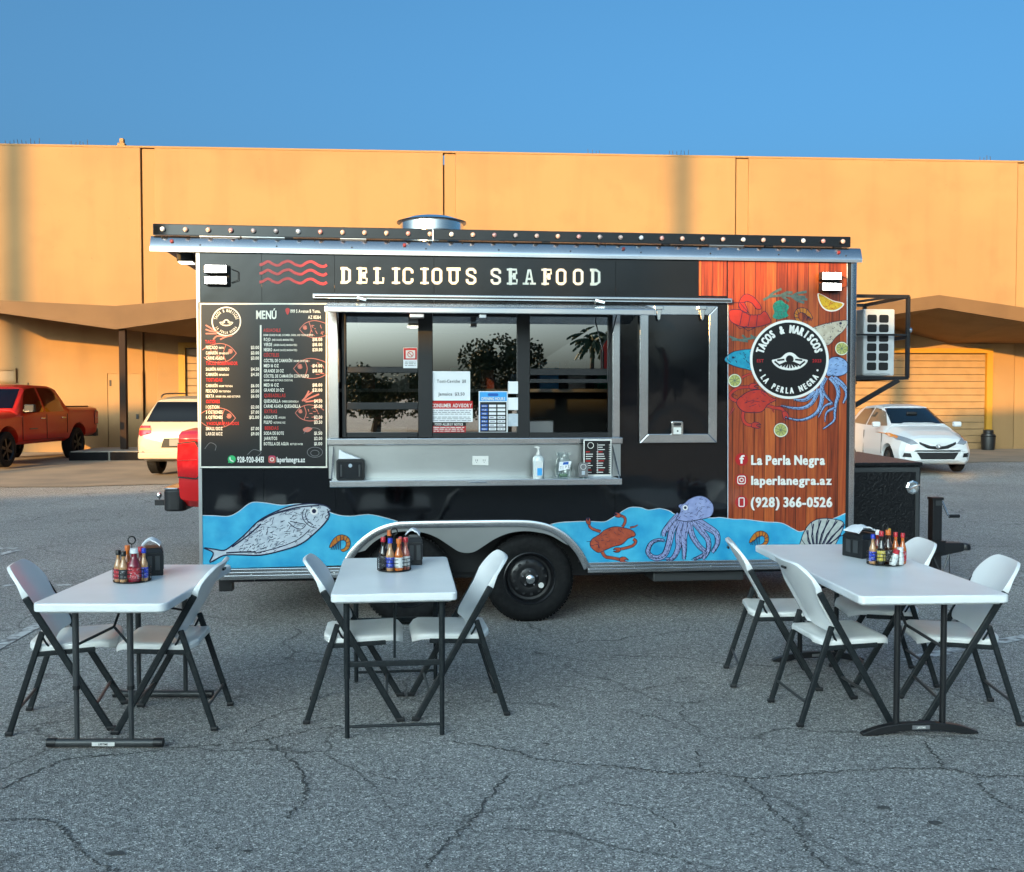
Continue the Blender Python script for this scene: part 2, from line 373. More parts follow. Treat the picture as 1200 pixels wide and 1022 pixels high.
# shutters with yellow frames
def shutter(x0, x1, ytop, n):
    u0, _ = wp(x0, 480); u1, _ = wp(x1, 480); _, zt = wp((x0+x1)/2, ytop)
    root = MB().box(u0-.02, u1+.02, -.012, -.004, 0, zt+.02).build('roll_up_door', 'joint_dark', wh)
    h = zt/n
    for k in range(n): MB().box(u0, u1, -.045, -.013, k*h+.008, (k+1)*h-.004).build('slat', 'shutter', root, bevel=.012)
    b = MB().box(u0-.2, u0-.01, -.14, -.001, 0, zt+.18).box(u1+.01, u1+.2, -.14, -.001, 0, zt+.18).box(u0-.009, u1+.009, -.139, -.001, zt+.03, zt+.18)
    b.build('door_frame', 'yellow_paint', root)
shutter(985, 1153, 415, 14); shutter(219, 345, 409, 14)
u0,_ = wp(125,480); u1,_ = wp(168,480); _,zt = wp(146,436)
d = MB().box(u0+.05,u1-.05,-.03,-.002,.02,zt-.05).build('personnel_door', 'door_paint', wh, bevel=.006)
MB().box(u0,u0+.045,-.05,-.001,0,zt).box(u1-.045,u1,-.05,-.001,0,zt).box(u0+.046,u1-.046,-.05,-.001,zt-.045,zt).build('door_frame','stucco_strip',d)
MB().box(u1-.2,u1-.13,-.06,-.03,1.0,1.14).build('door_handle','dark_steel',d); MB().box(u0+.1,u0+.16,-.036,-.03,zt-.42,zt-.24).build('sign_plate','joint_dark',d)
u0,z0 = wp(-40,446); u1,z1 = wp(17,434)
q = MB().box(u0,u1,-.02,-.002,z0,z1).build('vent_window','shutter',wh)
MB().box(u0-.06,u1+.06,-.07,-.021,z1,z1+.07).box(u1,u1+.06,-.07,-.021,z0-.06,z1-.001).box(u0-.06,u1-.001,-.07,-.021,z0-.06,z0-.001).build('window_frame','stucco_strip',q)
# folded canopies, tip towards the lot; vertices as (pixel x, distance from wall, top y, bottom y)
def canopy(pts, v, back, tip):
    """pts: (pixel x, top y, bottom y) of the folded fascia, v metres out; back: heights of the soffit at the wall"""
    T, B = [], []
    for px, yt, yb in pts:
        u, zt = wp(px, yt, -v); _, zb = wp(px, yb, -v); T.append((u, -v, zt)); B.append((u, -v, zb))
    n = len(pts)
    root = MB()
    for i in range(n-1): root.hexa([(T[i][0],-v+.1,T[i][2]-.05),(T[i+1][0],-v+.1,T[i+1][2]-.05),(T[i+1][0],-.002,T[i+1][2]-.05),(T[i][0],-.002,T[i][2]-.05),(T[i][0],-v+.1,T[i][2]-.01),(T[i+1][0],-v+.1,T[i+1][2]-.01),(T[i+1][0],-.002,T[i+1][2]-.01),(T[i][0],-.002,T[i][2]-.01)])
    root = root.build('canopy', 'canopy_paint', wh)
    for i in range(n-1):
        MB().hexa([B[i], B[i+1], (B[i+1][0],-v+.1,B[i+1][2]), (B[i][0],-v+.1,B[i][2]), T[i], T[i+1], (T[i+1][0],-v+.1,T[i+1][2]), (T[i][0],-v+.1,T[i][2])]).build('fascia', 'canopy_paint', root)
        MB().add([(B[i][0],-v+.05,B[i][2]+.012),(B[i+1][0],-v+.05,B[i+1][2]+.012),(B[i+1][0],-.002,back[i+1]),(B[i][0],-.002,back[i])],[(0,1,2),(0,2,3)]).build('soffit', 'soffit_paint', root)
    return B[tip]
zl = 3.45-WZ
tB = canopy([(-90,347.5,358),(0,352,367),(135,358.5,386),(235,350,371.5),(340,341.5,358)], 3.4, [4.15,4.1,3.75,zl,zl], 2)
MB().box(tB[0]+.03, tB[0]+.20, tB[1]+.15, tB[1]+.33, .25, tB[2]+.08).build('canopy_post', 'post_brown', wh, bevel=.01)
canopy([(930,371,386),(1065,350.5,365.8),(1100.6,345.6,360.8),(1194,359.5,376),(1310,377,395)], 3.9, [zl,zl,zl+.55,zl,zl], 2)
# kerbed island round the post
iu, iv = tB[0], tB[1]
isl = MB().box(iu-.95, iu+1.1, iv-.75, iv+1.5, 0, .24).build('loading_island', 'concrete', wh, bevel=.02)
for a0, a1 in ((-.97,.0),(.06,1.1)): MB().box(iu+a0, iu+a1, iv-.80, iv-.752, .01, .22).build('bumper_board', 'kerb_dark', isl, bevel=.008)
MB().box(iu+1.102, iu+1.15, iv-.78, iv+1.4, .01, .22).build('bumper_board', 'kerb_dark', isl, bevel=.008)
# black bin by the shutter
p = wp(1158, 520, -.6); q = empty('waste_bin', (WL.x+p[0]*wc+.6*ws, WL.y+p[0]*ws-.6*wc, gz(30)+.006), WYAW, 'black waste bin standing beside the yellow shutter frame', 'bin')
MB().lathe([(.16,0),(.19,.02),(.215,.42),(.2,.5),(.15,.52),(.15,.62),(.05,.64)], 16).build('bin_body', 'black_plastic', q, smooth=True); MB().lathe([(.22,.42),(.225,.43),(.22,.45)],16).build('bin_rim','rubber',q,smooth=True)

# ================================================================== behind the viewer: added shade block, then palms, pole, trees and flag
mat('shade_block_grey', (.30,.27,.23), .9, noise=(.6,(.24,.21,.18),6,.4,.7))
LA = Vector((-21.5,-28.9,0)); LE = math.atan2(.315,.949)
sb = empty('shade_block', tuple(LA), LE, 'unseen block added behind the lot to cast its shade, stepped along the top', 'building')  # unseen light blocker, added to keep the foreground in shade
TYS = math.tan(SUN_EL)/math.cos(SUN_AZ); TXS = math.tan(SUN_AZ)
def cast(x, y, z):
    """where the sun ray through a lit point crosses the top edge line of the shade block: (s along it, height)"""
    c, q = math.cos(LE), math.sin(LE)      # line LA + s*(c,q); ray (x,y) - k*(TXS,1)
    k = ((x-LA.x)*q - (y-LA.y)*c)/(TXS*q - c)
    px, py = x-k*TXS, y-k
    return ((px-LA.x)*c + (py-LA.y)*q, z + k*TYS)
top = sorted([cast(-8.8,17.6,0), cast(-6.3,18.9,0), cast(-2.25,7.45,1.45), cast(-1.42,7.5,1.5), cast(-1.05,7.55,2.15), cast(1.6,7.93,2.24), cast(2.62,8.05,2.3), cast(8.7,21.7,0), cast(12.3,24.6,0)])  # top edge of the added blocker, solved from the wanted shadow edges
prof = [(-42,0),(13,0),(13,top[-1][1])] + top[::-1] + [(-42,top[0][1])]
MB().prism(prof, -9, 0, 'y').build('wall', 'shade_block_grey', sb)
def screen(s0, s1, z0, z1):  # added slab above the block; the gap below lets a band of sun through
    MB().box(s0, s1, -.25, -.05, z0, z1).build('shade_screen', 'shade_block_grey', sb)
wl0, wl1 = cast(-17,30.2,.40), cast(-9.3,30.4,1.65)
screen(-42, wl1[0]+1.2, wl0[1]-.1, wl1[1])
wr0, wr1 = cast(9.6,22.8,0), cast(13.5,32,1.3)
wm = cast(2.55,8.05,2.98); screen(wm[0], 13, min(wr0[1]+.12,wm[1]), wr1[1]); screen(cast(.4,7.75,3)[0], wm[0]-.02, wm[1], wr1[1]-.2)
SP = [(cast(-.06,7.7,2.65)[0]-.20,.19),(cast(-1.80,7.55,2.65)[0]-.2,.2)]  # added posts, placed to shade chosen letters and part of the waves
for s, hw in SP: MB().box(s-hw, s+hw, -.45, -.26, 5, wr1[1]).build('shade_post', 'shade_block_grey', sb)
for s in (-41,-30,wl1[0]+1): MB().box(s-.1, s+.1, -.45, -.26, 5, wl1[1]-.2).build('shade_post', 'shade_block_grey', sb)
for s in (9.5,12.5): MB().box(s-.1, s+.1, -.45, -.26, 5, wr1[1]-.2).build('shade_post', 'shade_block_grey', sb)
mat('bark', (.10,.075,.05), .9); mat('frond', (.05,.075,.025), .7); mat('leaf', (.035,.055,.02), .7)
def palm(x, y, h, r, label, q0=1.0):
    t = empty('palm_tree', (x,y,0), random.uniform(0,6), label, 'tree', 'palms across the lot')
    MB().tube([(0,0,0),(.05,0,h*.3),(.02,.05,h*.7),(0,0,h)], [r*1.2,r,r*.9,r*.85], 10).build('trunk','bark',t,smooth=True)
    b = MB()
    for k in range(26):
        a = k*2.4; el = random.uniform(-.5,1.0); L_ = random.uniform(1.6,2.3)*q0; pts = []
        for j in range(7):
            q = j/6; pts.append(Vector((math.cos(a)*L_*q*math.cos(el*.6), math.sin(a)*L_*q*math.cos(el*.6), h + L_*q*math.sin(el) - 1.3*q0*q*q)))
        sd = Vector((-math.sin(a), math.cos(a), 0))
        for j in range(6):
            w0 = .28*q0*math.sin(math.pi*(j+.3)/6.6)
            for sg in (-1,1):
                b.add([pts[j], pts[j+1], pts[j+1]+sd*sg*w0-Vector((0,0,.2*q0)), pts[j]+sd*sg*w0*.9-Vector((0,0,.25*q0))], [(0,1,2,3)])
    b.build('crown','frond',t,fix=False)
for (wx_, wy_), top_, r, tx in (((-14.6,30.2),9.6,.40,'tall thick palm far behind the added shade block'),((5.0,31.2),9.6,.30,'tall slender palm far behind the added shade block')):
    palm(wx_-90*TXS, wy_-90, top_+90*TYS+3.2, r, tx)
up_ = empty('utility_pole', (11.7-60*TXS, 31.2-60, 0), 0, 'plain wooden utility pole behind the added shade block', 'pole')
MB().tube([(0,0,0),(0,0,3.3+60*TYS)],[.30,.24],12).build('pole_shaft','bark',up_,smooth=True); MB().box(-.32,.32,-.32,.32,0,.06).build('pole_collar','concrete',up_)
for x, y, h in ((13.6,-34,4.9),(15.4,-37,5.3)): palm(x,y,h,.12,'slim palm %s across the lot' % ('beside the leafy tree' if x < 15 else 'beyond the shorter palm'),.55)
def tree(x, y, h, rx, label, n=5200):
    t = empty('shade_tree', (x,y,0), 0, label, 'tree', 'trees across the lot')
    b = MB().tube([(0,0,0),(.1,0,h*.25),(0,.1,h*.55)], [.28,.2,.12], 8)
    for k in range(5):
        a = k*1.3; b.tube([(0,0,h*.3),(math.cos(a)*rx*.4,math.sin(a)*rx*.4,h*.6)], [.1,.04], 6)
    b.build('trunk','bark',t,smooth=True)
    c = MB(); cl = [(random.uniform(-1,1)*rx*.75, random.uniform(-1,1)*rx*.75, h*random.uniform(.42,.85), random.uniform(.5,.95)*rx*.42) for _ in range(16)]
    for _ in range(n):
        q = random.choice(cl); d = Vector((random.gauss(0,1),random.gauss(0,1),random.gauss(0,1))).normalized()*q[3]*random.uniform(.6,1.05)
        p = Vector(q[:3])+d; a = Vector((random.gauss(0,1),random.gauss(0,1),random.gauss(0,1))).normalized()*.10; e2 = a.orthogonal().normalized()*.07
        c.add([p-a,p+e2,p+a,p-e2],[(0,1,2,3)])
    c.build('crown','leaf',t,fix=False)
for x, y, h, rx, tx in ((9.9,-36,4.9,2.6,'tallest leafy green tree beyond the parking lot'),(3.4,-38,3.0,3.0,'low leafy green tree facing the menu board'),(6.6,-41,3.1,3.0,'low leafy green tree beside the tallest one'),(19,-38,3.4,3.2,'low leafy green tree by the slim palms')): tree(x,y,h,rx,tx)
mat('flag_red', (.5,.03,.02), .7)
fl = empty('feather_flag', (8.6,-17,0), 0, 'red feather flag on a pole across the lot', 'flag')
MB().tube([(0,0,0),(0,0,3.6),(.3,0,3.95)], .02, 8).box(-.25,.25,-.25,.25,0,.04).build('pole','leg_grey',fl)
MB().slab([[(.02,0,.8),(.6,.02,.9)],[(.02,0,2.4),(.72,.05,2.4)],[(.02,0,3.5),(.62,.03,3.5)],[(.2,0,3.85),(.42,0,3.9)]],(0,.006,0)).build('banner','flag_red',fl)
# ================================================================== glyphs
CH = sorted(set("ABCDEFGHIJKLMNOPQRSTUVWXYZÚÓabcdefghijklmnopqrstuvwxyz0123456789$.,&-()/:%@'#+"))
GLY = {}; CAPH = [1.0]
def load_glyphs():
    tmp = []
    for c in CH:
        cu = bpy.data.curves.new('g', 'FONT'); cu.body = c; cu.resolution_u = 3; cu.offset = .026
        o = bpy.data.objects.new('g', cu); COL.objects.link(o); tmp.append((c, o, cu))
    bpy.context.view_layer.update(); dg = bpy.context.evaluated_depsgraph_get()
    for c, o, cu in tmp:
        me = bpy.data.meshes.new_from_object(o.evaluated_get(dg))
        V = [v.co.copy() for v in me.vertices]; F = [tuple(p.vertices) for p in me.polygons]
        x0 = min(v.x for v in V); x1 = max(v.x for v in V)
        GLY[c] = ([(v.x-x0, v.y) for v in V], F, x1-x0, max(v.y for v in V))
        bpy.data.meshes.remove(me)
    for c, o, cu in tmp: bpy.data.objects.remove(o); bpy.data.curves.remove(cu)
    CAPH[0] = GLY['H'][3]
load_glyphs()
GAP = .09
def text_width(s): return sum(.28 if c == ' ' else GLY[c][2]+GAP for c in s) - GAP
def text_uv(s):
    """list of (points, faces) in em units, cap height normalised to 1"""
    out = []; x = 0; k = 1/CAPH[0]
    for c in s:
        if c == ' ': x += .28; continue
        V, F, wd, _ = GLY[c]; out.append(([((x+a)*k, b*k) for a, b in V], F)); x += wd+GAP
    return out, (x-GAP)*k

# ================================================================== trailer frame
ZB = .38
T0 = at_z(236, 680, ZB); T1 = at_z(1001, 665, ZB)
TY = math.atan2(T1.y-T0.y, T1.x-T0.x); tcs, tsn = math.cos(TY), math.sin(TY)
TR = empty('food_trailer', (T0.x, T0.y, 0), TY, 'black seafood trailer with fish, crab and octopus wrap and open serving window', 'food trailer')
def tp(x, y, v=0.0):
    """pixel -> (u, z) on the plane v metres inside (+) / outside (-) the trailer's side"""
    d = ray(x, y); nx, ny = -tsn, tcs
    t = (T0.x*nx + T0.y*ny + v)/(d.x*nx + d.y*ny); q = d*t
    return ((q.x-T0.x)*tcs + (q.y-T0.y)*tsn, q.z+EYE)
def tu(x, v=0.0): return tp(x, 480, v)[0]
def T2W(u, v, z): return Vector((T0.x+u*tcs-v*tsn, T0.y+u*tsn+v*tcs, z))
LEN = tu(995); WID = 2.35; ZT = 2.765; ZR = 2.873
LAY = [0]
def decal(poly, m, name='print', v=-.004, parent=None, k=0, closed_spline=False):
    P = spline(poly, k, True) if k else poly
    b = MB(); b.v = [(tp(x,y,v)[0], v, tp(x,y,v)[1]) for x, y in P]; b.f = [tuple(range(len(P)))]
    return b.build(name, m, parent or TR)
def strokes(lines, wpx, m, name='line_art', v=-.006, parent=None, k=0, taper=1.0):
    b = MB(); dv = 0
    for ln in lines:
        P = spline(ln, k) if k else ln
        vv = v - dv; dv = (dv+.00004) % .0008
        Q = [tp(x,y,v) for x, y in P]; n = len(Q); s = wpx/155/2; o = len(b.v)
        for i in range(n):
            a = Vector(Q[max(i-1,0)]); c = Vector(Q[min(i+1,n-1)]); t = (c-a)
            if t.length < 1e-7: t = Vector((1,0))
            t.normalize(); nn = Vector((-t.y, t.x))*s*(1-(1-taper)*(i/max(1,n-1))**1.3)
            b.v += [(Q[i][0]+nn.x, vv, Q[i][1]+nn.y), (Q[i][0]-nn.x, vv, Q[i][1]-nn.y)]
        b.f += [(o+2*i, o+2*i+1, o+2*i+3, o+2*i+2) for i in range(n-1)]
    return b.build(name, m, parent or TR)
def hatch(poly, n, ln, ang, seed=0, jit=.5):
    rr = random.Random(seed); xs = [p[0] for p in poly]; ys = [p[1] for p in poly]; out = []
    while len(out) < n:
        x = rr.uniform(min(xs),max(xs)); y = rr.uniform(min(ys),max(ys)); a = ang+rr.uniform(-jit,jit); l = ln*rr.uniform(.4,1.2)
        e = (x+math.cos(a)*l, y+math.sin(a)*l)
        if inside((x,y),poly) and inside(e,poly): out.append([(x,y),((x+e[0])/2+rr.uniform(-.4,.4),(y+e[1])/2+rr.uniform(-.4,.4)),e])
    return out
def lettering(items, m, name='lettering', v=-.008, parent=None, bold=0.0):
    """items: (string, x_left, y_base, cap height px, width px or None, align)"""
    for it in items:
        b = MB(); s, x, y, h = it[:4]; wpx = it[4] if len(it) > 4 else None; al = it[5] if len(it) > 5 else 'l'
        G, wd = text_uv(s)
        sx = (wpx/wd) if wpx else h*.62
        x0 = x if al == 'l' else (x - wd*sx if al == 'r' else x - wd*sx/2)
        for V, F in G:
            for kk, dx in enumerate((0,-bold,bold) if bold else (0,)):
                b.add([(tp(x0+dx+a*sx, y-c*h, v)[0], v-kk*.0002, tp(x0+dx+a*sx, y-c*h, v)[1]) for a, c in V], F)
        o = b.build(name, m, parent or TR, fix=False)
    return o
def arc_text(s, cx, cy, r, h, a0, a1, m, flip=False, v=-.008, name='lettering', parent=None, sx=.62, bold=0.0):
    """glyphs along a circle, from angle a0 to a1 (degrees, 0 = right, 90 = up)"""
    b = MB(); n = len(s)
    for i, c in enumerate(s):
        if c == ' ': continue
        a = R(a0 + (a1-a0)*i/(n-1)); V, F, wd, _ = GLY[c]; k = 1/CAPH[0]
        rad = Vector((math.cos(a), math.sin(a))); tan = Vector((-rad.y, rad.x)) * (1 if flip else -1); up = rad*(-1 if flip else 1)
        for kk, dx in enumerate((0,-bold,bold) if bold else (0,)):
         P = []
         for p, q in V:
            w2 = tan*((p-wd/2)*k*h*sx+dx) + up*(q*k*h - (h/2)) + rad*r
            uu = tp(cx+w2.x, cy-w2.y, v); P.append((uu[0], v-kk*.0002, uu[1]))
         b.add(P, F)
    return b.build(name, m, parent or TR, fix=False)
def circ(cx, cy, r, n=40, ry=None): return [(cx+r*math.cos(2*math.pi*k/n), cy+(ry or r)*math.sin(2*math.pi*k/n)) for k in range(n)]

# print materials
def vinyl(name, c, c2=None, sc=12, rough=.28): return mat(name, c, rough, noise=(sc, c2, 6, .38, .66) if c2 else None, coat=.3)
vinyl('v_white', (.72,.70,.66)); vinyl('v_cream', (.74,.70,.60)); vinyl('v_red', (.50,.012,.010)); vinyl('v_pink', (.42,.13,.10), rough=.4)
vinyl('v_navy', (.008,.012,.045)); vinyl('v_black', (.006,.006,.007)); vinyl('v_grey', (.16,.16,.165))
vinyl('v_fish', (.50,.55,.60), (.40,.45,.51), 20); vinyl('v_sea', (.018,.27,.50), (.06,.42,.62), 4.5); vinyl('v_orange', (.50,.17,.015), (.38,.11,.01), 30)
vinyl('v_crab', (.40,.075,.035), (.28,.045,.022), 26); vinyl('v_redcrab', (.48,.035,.022), (.36,.03,.02), 22); vinyl('v_lobster', (.42,.03,.018), (.34,.025,.015), 22)
vinyl('v_octo', (.29,.33,.55), (.21,.25,.46), 22); vinyl('v_octo2', (.24,.36,.58), (.17,.28,.50), 22); vinyl('v_fishblue', (.02,.30,.42), (.01,.2,.33), 24)
vinyl('v_green', (.02,.25,.17), (.01,.16,.11), 60); vinyl('v_sage', (.10,.14,.12), (.06,.09,.08), 40); vinyl('v_lime', (.42,.42,.14), (.32,.33,.08), 50); vinyl('v_lemon', (.68,.40,.02), (.55,.30,.015), 60)
vinyl('v_sand', (.50,.44,.34), (.40,.34,.26), 30); vinyl('v_shell', (.45,.47,.44), (.36,.38,.36), 30); vinyl('v_wa', (.03,.42,.14)); vinyl('v_ig', (.45,.02,.10), (.5,.12,.06), 20)
vinyl('v_badge', (.40,.012,.016)); vinyl('v_blue', (.012,.10,.42)); vinyl('v_lblue', (.05,.35,.75)); vinyl('v_dred', (.20,.02,.02))
def wood_print():
    m = bpy.data.materials.new('v_wood'); m.use_nodes = True; nt = m.node_tree; b = nt.nodes['Principled BSDF']; N = nt.nodes.new; L = nt.links.new
    tc = N('ShaderNodeTexCoord'); sx = N('ShaderNodeSeparateXYZ'); L(tc.outputs['Object'], sx.inputs[0])
    dv = N('ShaderNodeMath'); dv.operation = 'DIVIDE'; dv.inputs[1].default_value = .085; L(sx.outputs[0], dv.inputs[0])
    fl_ = N('ShaderNodeMath'); fl_.operation = 'FLOOR'; L(dv.outputs[0], fl_.inputs[0]); fr = N('ShaderNodeMath'); fr.operation = 'FRACT'; L(dv.outputs[0], fr.inputs[0])
    wn_ = N('ShaderNodeTexWhiteNoise'); wn_.noise_dimensions = '1D'; L(fl_.outputs[0], wn_.inputs['W'])
    cb = N('ShaderNodeCombineXYZ'); m1 = N('ShaderNodeMath'); m1.operation = 'MULTIPLY'; m1.inputs[1].default_value = 55; L(sx.outputs[0], m1.inputs[0])
    m3 = N('ShaderNodeMath'); m3.operation = 'MULTIPLY'; m3.inputs[1].default_value = 2.2; L(sx.outputs[2], m3.inputs[0])
    m4 = N('ShaderNodeMath'); m4.operation = 'MULTIPLY'; m4.inputs[1].default_value = 40; L(wn_.outputs[0], m4.inputs[0])
    L(m1.outputs[0], cb.inputs[0]); L(m4.outputs[0], cb.inputs[1]); L(m3.outputs[0], cb.inputs[2])
    n = N('ShaderNodeTexNoise'); n.inputs['Scale'].default_value = 1; n.inputs['Detail'].default_value = 7; n.inputs['Roughness'].default_value = .65; L(cb.outputs[0], n.inputs['Vector'])
    ad = N('ShaderNodeMath'); ad.operation = 'MULTIPLY_ADD'; ad.inputs[1].default_value = .35; L(wn_.outputs[0], ad.inputs[0]); L(n.outputs[0], ad.inputs[2])
    r = N('ShaderNodeValToRGB'); e = r.color_ramp.elements; e[0].position = .35; e[0].color = (.060,.010,.004,1); e[1].position = .95; e[1].color = (.50,.115,.024,1)
    q = e.new(.6); q.color = (.27,.040,.010,1)
    L(ad.outputs[0], r.inputs[0])
    g1 = N('ShaderNodeMath'); g1.operation = 'SUBTRACT'; g1.inputs[1].default_value = .5; L(fr.outputs[0], g1.inputs[0])
    g2 = N('ShaderNodeMath'); g2.operation = 'ABSOLUTE'; L(g1.outputs[0], g2.inputs[0])
    g3 = N('ShaderNodeMapRange'); g3.inputs[1].default_value = .455; g3.inputs[2].default_value = .49; g3.inputs[3].default_value = 1; g3.inputs[4].default_value = .1; L(g2.outputs[0], g3.inputs[0])
    vm = N('ShaderNodeVectorMath'); vm.operation = 'SCALE'; L(r.outputs[0], vm.inputs[0]); L(g3.outputs[0], vm.inputs['Scale'])
    L(vm.outputs[0], b.inputs['Base Color']); b.inputs['Roughness'].default_value = .3; b.inputs['Coat Weight'].default_value = .3; MATS['v_wood'] = m
wood_print()
def glass(name, tint, refl):
    m = bpy.data.materials.new(name); m.use_nodes = True; nt = m.node_tree; nt.nodes.clear(); N = nt.nodes.new; L = nt.links.new
    o = N('ShaderNodeOutputMaterial'); t = N('ShaderNodeBsdfTransparent'); t.inputs[0].default_value = (*tint,1); gl = N('ShaderNodeBsdfGlossy'); gl.inputs['Roughness'].default_value = .0
    lw = N('ShaderNodeLayerWeight'); lw.inputs[0].default_value = .5; mx = N('ShaderNodeMixShader')
    pw = N('ShaderNodeMath'); pw.operation = 'POWER'; pw.inputs[1].default_value = 4; L(lw.outputs['Facing'], pw.inputs[0])
    mr_ = N('ShaderNodeMapRange'); mr_.inputs[3].default_value = refl; L(pw.outputs[0], mr_.inputs[0]); L(mr_.outputs[0], mx.inputs[0]); L(t.outputs[0], mx.inputs[1]); L(gl.outputs[0], mx.inputs[2]); L(mx.outputs[0], o.inputs[0]); MATS[name] = m
glass('window_glass', (.66,.70,.68), .56); glass('clear_glass', (.88,.92,.91), .08)

# ---------------------------------------------------------------- body shell and side panels
# wheel arch outline (pixels), used for the notch in the side
ARCH = [(403,668),(408,657),(416,645),(428,633),(443,623),(462,616.5),(485,615),(545,614),(605,613.5),(628,615),(646,620),(661,629),(673,641),(681,653),(687,666)]
AU = [tp(x,y) for x, y in spline(ARCH, 4)]
W0, W1 = tu(393), tu(721); WZ0 = tp(556,513)[1]; WZ1 = tp(556,362)[1]
SK = tp(300,666)[1]     # top of the bottom rail
seam = [0, tu(308), W0, W1, tu(852), LEN]
def panel(poly): MB().prism(poly, 0, .02, 'y').build('side_panel', 'black_gloss', TR)
g_ = .0012
panel([(0.0,SK),(seam[1]-g_,SK),(seam[1]-g_,ZT),(0.0,ZT)])
iL = [i for i, p in enumerate(AU) if p[0] < W0]; iM = [i for i, p in enumerate(AU) if W0 <= p[0] <= W1]
panel([(seam[1]+g_,SK),(W0-g_,SK),(W0-g_,ZT),(seam[1]+g_,ZT)])
archm = [p for p in AU if p[1] > SK]
panel([(W0+g_,SK),(archm[0][0],SK)] + archm + [(archm[-1][0],SK),(W1-g_,SK),(W1-g_,WZ0),(W0+g_,WZ0)])
panel([(W0+g_,WZ1),(tu(509)-g_,WZ1),(tu(509)-g_,ZT),(W0+g_,ZT)]); panel([(tu(509)+g_,WZ1),(W1-g_,WZ1),(W1-g_,ZT),(tu(509)+g_,ZT)])
panel([(W1+g_,SK),(seam[4]-g_,SK),(seam[4]-g_,ZT),(W1+g_,ZT)]); panel([(seam[4]+g_,SK),(LEN,SK),(LEN,ZT),(seam[4]+g_,ZT)])
# vertical rivet lines
b = MB()
for x in (309.5, 384.5, 722.5, 851):
    u = tu(x)
    z = SK+.05
    while z < ZT-.05:
        if not (W0-.02 < u < W1+.02 and WZ0 < z < WZ1): b.lathe([(.004,0),(.003,-.0015)], 6, (u+.012, -.0005, z), 'y')
        z += .075
tag(b.build('rivets', 'black_gloss', TR), kind='stuff')
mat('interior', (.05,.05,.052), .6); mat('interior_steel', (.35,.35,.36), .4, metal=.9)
fe = -(LEN)*0
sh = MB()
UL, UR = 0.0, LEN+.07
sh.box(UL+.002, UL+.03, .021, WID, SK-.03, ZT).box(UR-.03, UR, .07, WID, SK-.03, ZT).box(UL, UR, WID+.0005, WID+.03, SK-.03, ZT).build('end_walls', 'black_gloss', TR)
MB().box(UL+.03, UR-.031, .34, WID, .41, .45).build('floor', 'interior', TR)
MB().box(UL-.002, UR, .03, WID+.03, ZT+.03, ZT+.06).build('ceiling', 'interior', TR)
uo = tu(179)
MB().box(uo+.01, UR-.01, .022, WID+.03, ZT+.062, ZR-.006).build('roof', 'dark_steel', TR)
# right rounded corner post
b = MB(); nn = 10
P = []
for k in range(nn+1):
    a = math.pi/2*k/nn; P.append((LEN+.01+.065*math.sin(a), .065-.065*math.cos(a)))
b.prism([(LEN+.0015,.0)]+P+[(LEN+.0015,.065)], SK-.06, ZT, 'z'); b.build('corner_post', 'aluminium', TR, smooth=True)
MB().box(LEN-.022, LEN+.0013, -.006, -.0005, SK, ZT).build('corner_trim', 'black_matte', TR)
MB().box(-.012, .012, -.008, -.0005, SK, ZT).build('corner_trim', 'bead_trim', TR)
# top rail (aluminium) with screws, and overhang
zr0 = ZT-.0
MB().prism([(-.030,ZT+.004),(-.030,ZT+.022),(-.026,ZT+.034),(-.002,ZR-.012),(.010,ZR),(.06,ZR),(.06,ZT+.004)], uo, UR+.01, 'x').build('top_rail', 'aluminium', TR, smooth=30)
MB().box(uo, UR+.008, -.034, -.0302, ZT-.006, ZT+.014).build('drip_edge', 'bead_trim', TR)
b = MB(); u = uo+.08; k = 0
while u < LEN:
    zz = .045 if k%2 else .095; b.lathe([(.006,.01),(.006,-.004),(.003,-.006)], 8, (u,-.024+(zz-.034)*.35,ZT+zz), 'y'); u += .27; k += 1
tag(b.build('screws', 'dark_steel', TR), kind='stuff')
for x in (202, 474, 730, 982):
    u = tp(x, 287)[0]; MB().lathe([(.013,.01),(.013,-.008),(.007,-.013)], 12, (u,-.014,ZT+.07), 'y').build('marker_light', 'v_dred', TR, smooth=True)
# overhang soffit lamp
u, z = tp(218, 309, .35)
lm = MB().box(u-.06, u+.06, .30, .44, ZT-.03, ZT+.061).build('soffit_lamp', 'dark_steel', TR, bevel=.01)
mat('lamp_glow', (1,1,1), .3, emit=(1,.97,.9), es=14); mat('lamp_dim', (1,1,1), .3, emit=(1,.9,.7), es=1.6)
MB().box(u-.05, u+.05, .31, .43, ZT-.038, ZT-.0305).build('lens', 'lamp_dim', lm)
# marquee beam with bulbs
bz0 = ZR+.006; bz1 = ZR+.086
MB().box(tu(182), tu(507), -.01, .05, bz0, bz1).build('marquee_beam', 'black_gloss', TR, bevel=.004); MB().box(tu(508), tu(994), -.01, .05, bz0, bz1).build('marquee_beam', 'black_gloss', TR, bevel=.004)
for u in (tu(230), tu(340), tu(520), tu(640), tu(780), tu(900), tu(980)): MB().box(u-.03, u+.03, .0, .04, ZR-.002, bz0+.002).build('beam_foot', 'dark_steel', TR)
for ua, ub in ((tu(236),tu(283)),(tu(285),tu(335)),(tu(400),tu(430)),(tu(830),tu(870))): MB().box(ua, ub, -.006, .03, ZR+.001, ZR+.0055).build('seal_strip', 'bead_trim', TR)
mat('bulb_glass', (.62,.42,.36), .12, spec=.9, coat=1); mat('bulb_clear', (.75,.75,.78), .1, spec=.9, coat=1); mat('bulb_pink', (.50,.26,.25), .15, spec=.9, coat=1)
ua, ub = tu(194), tu(984); first = {}
NB = 33
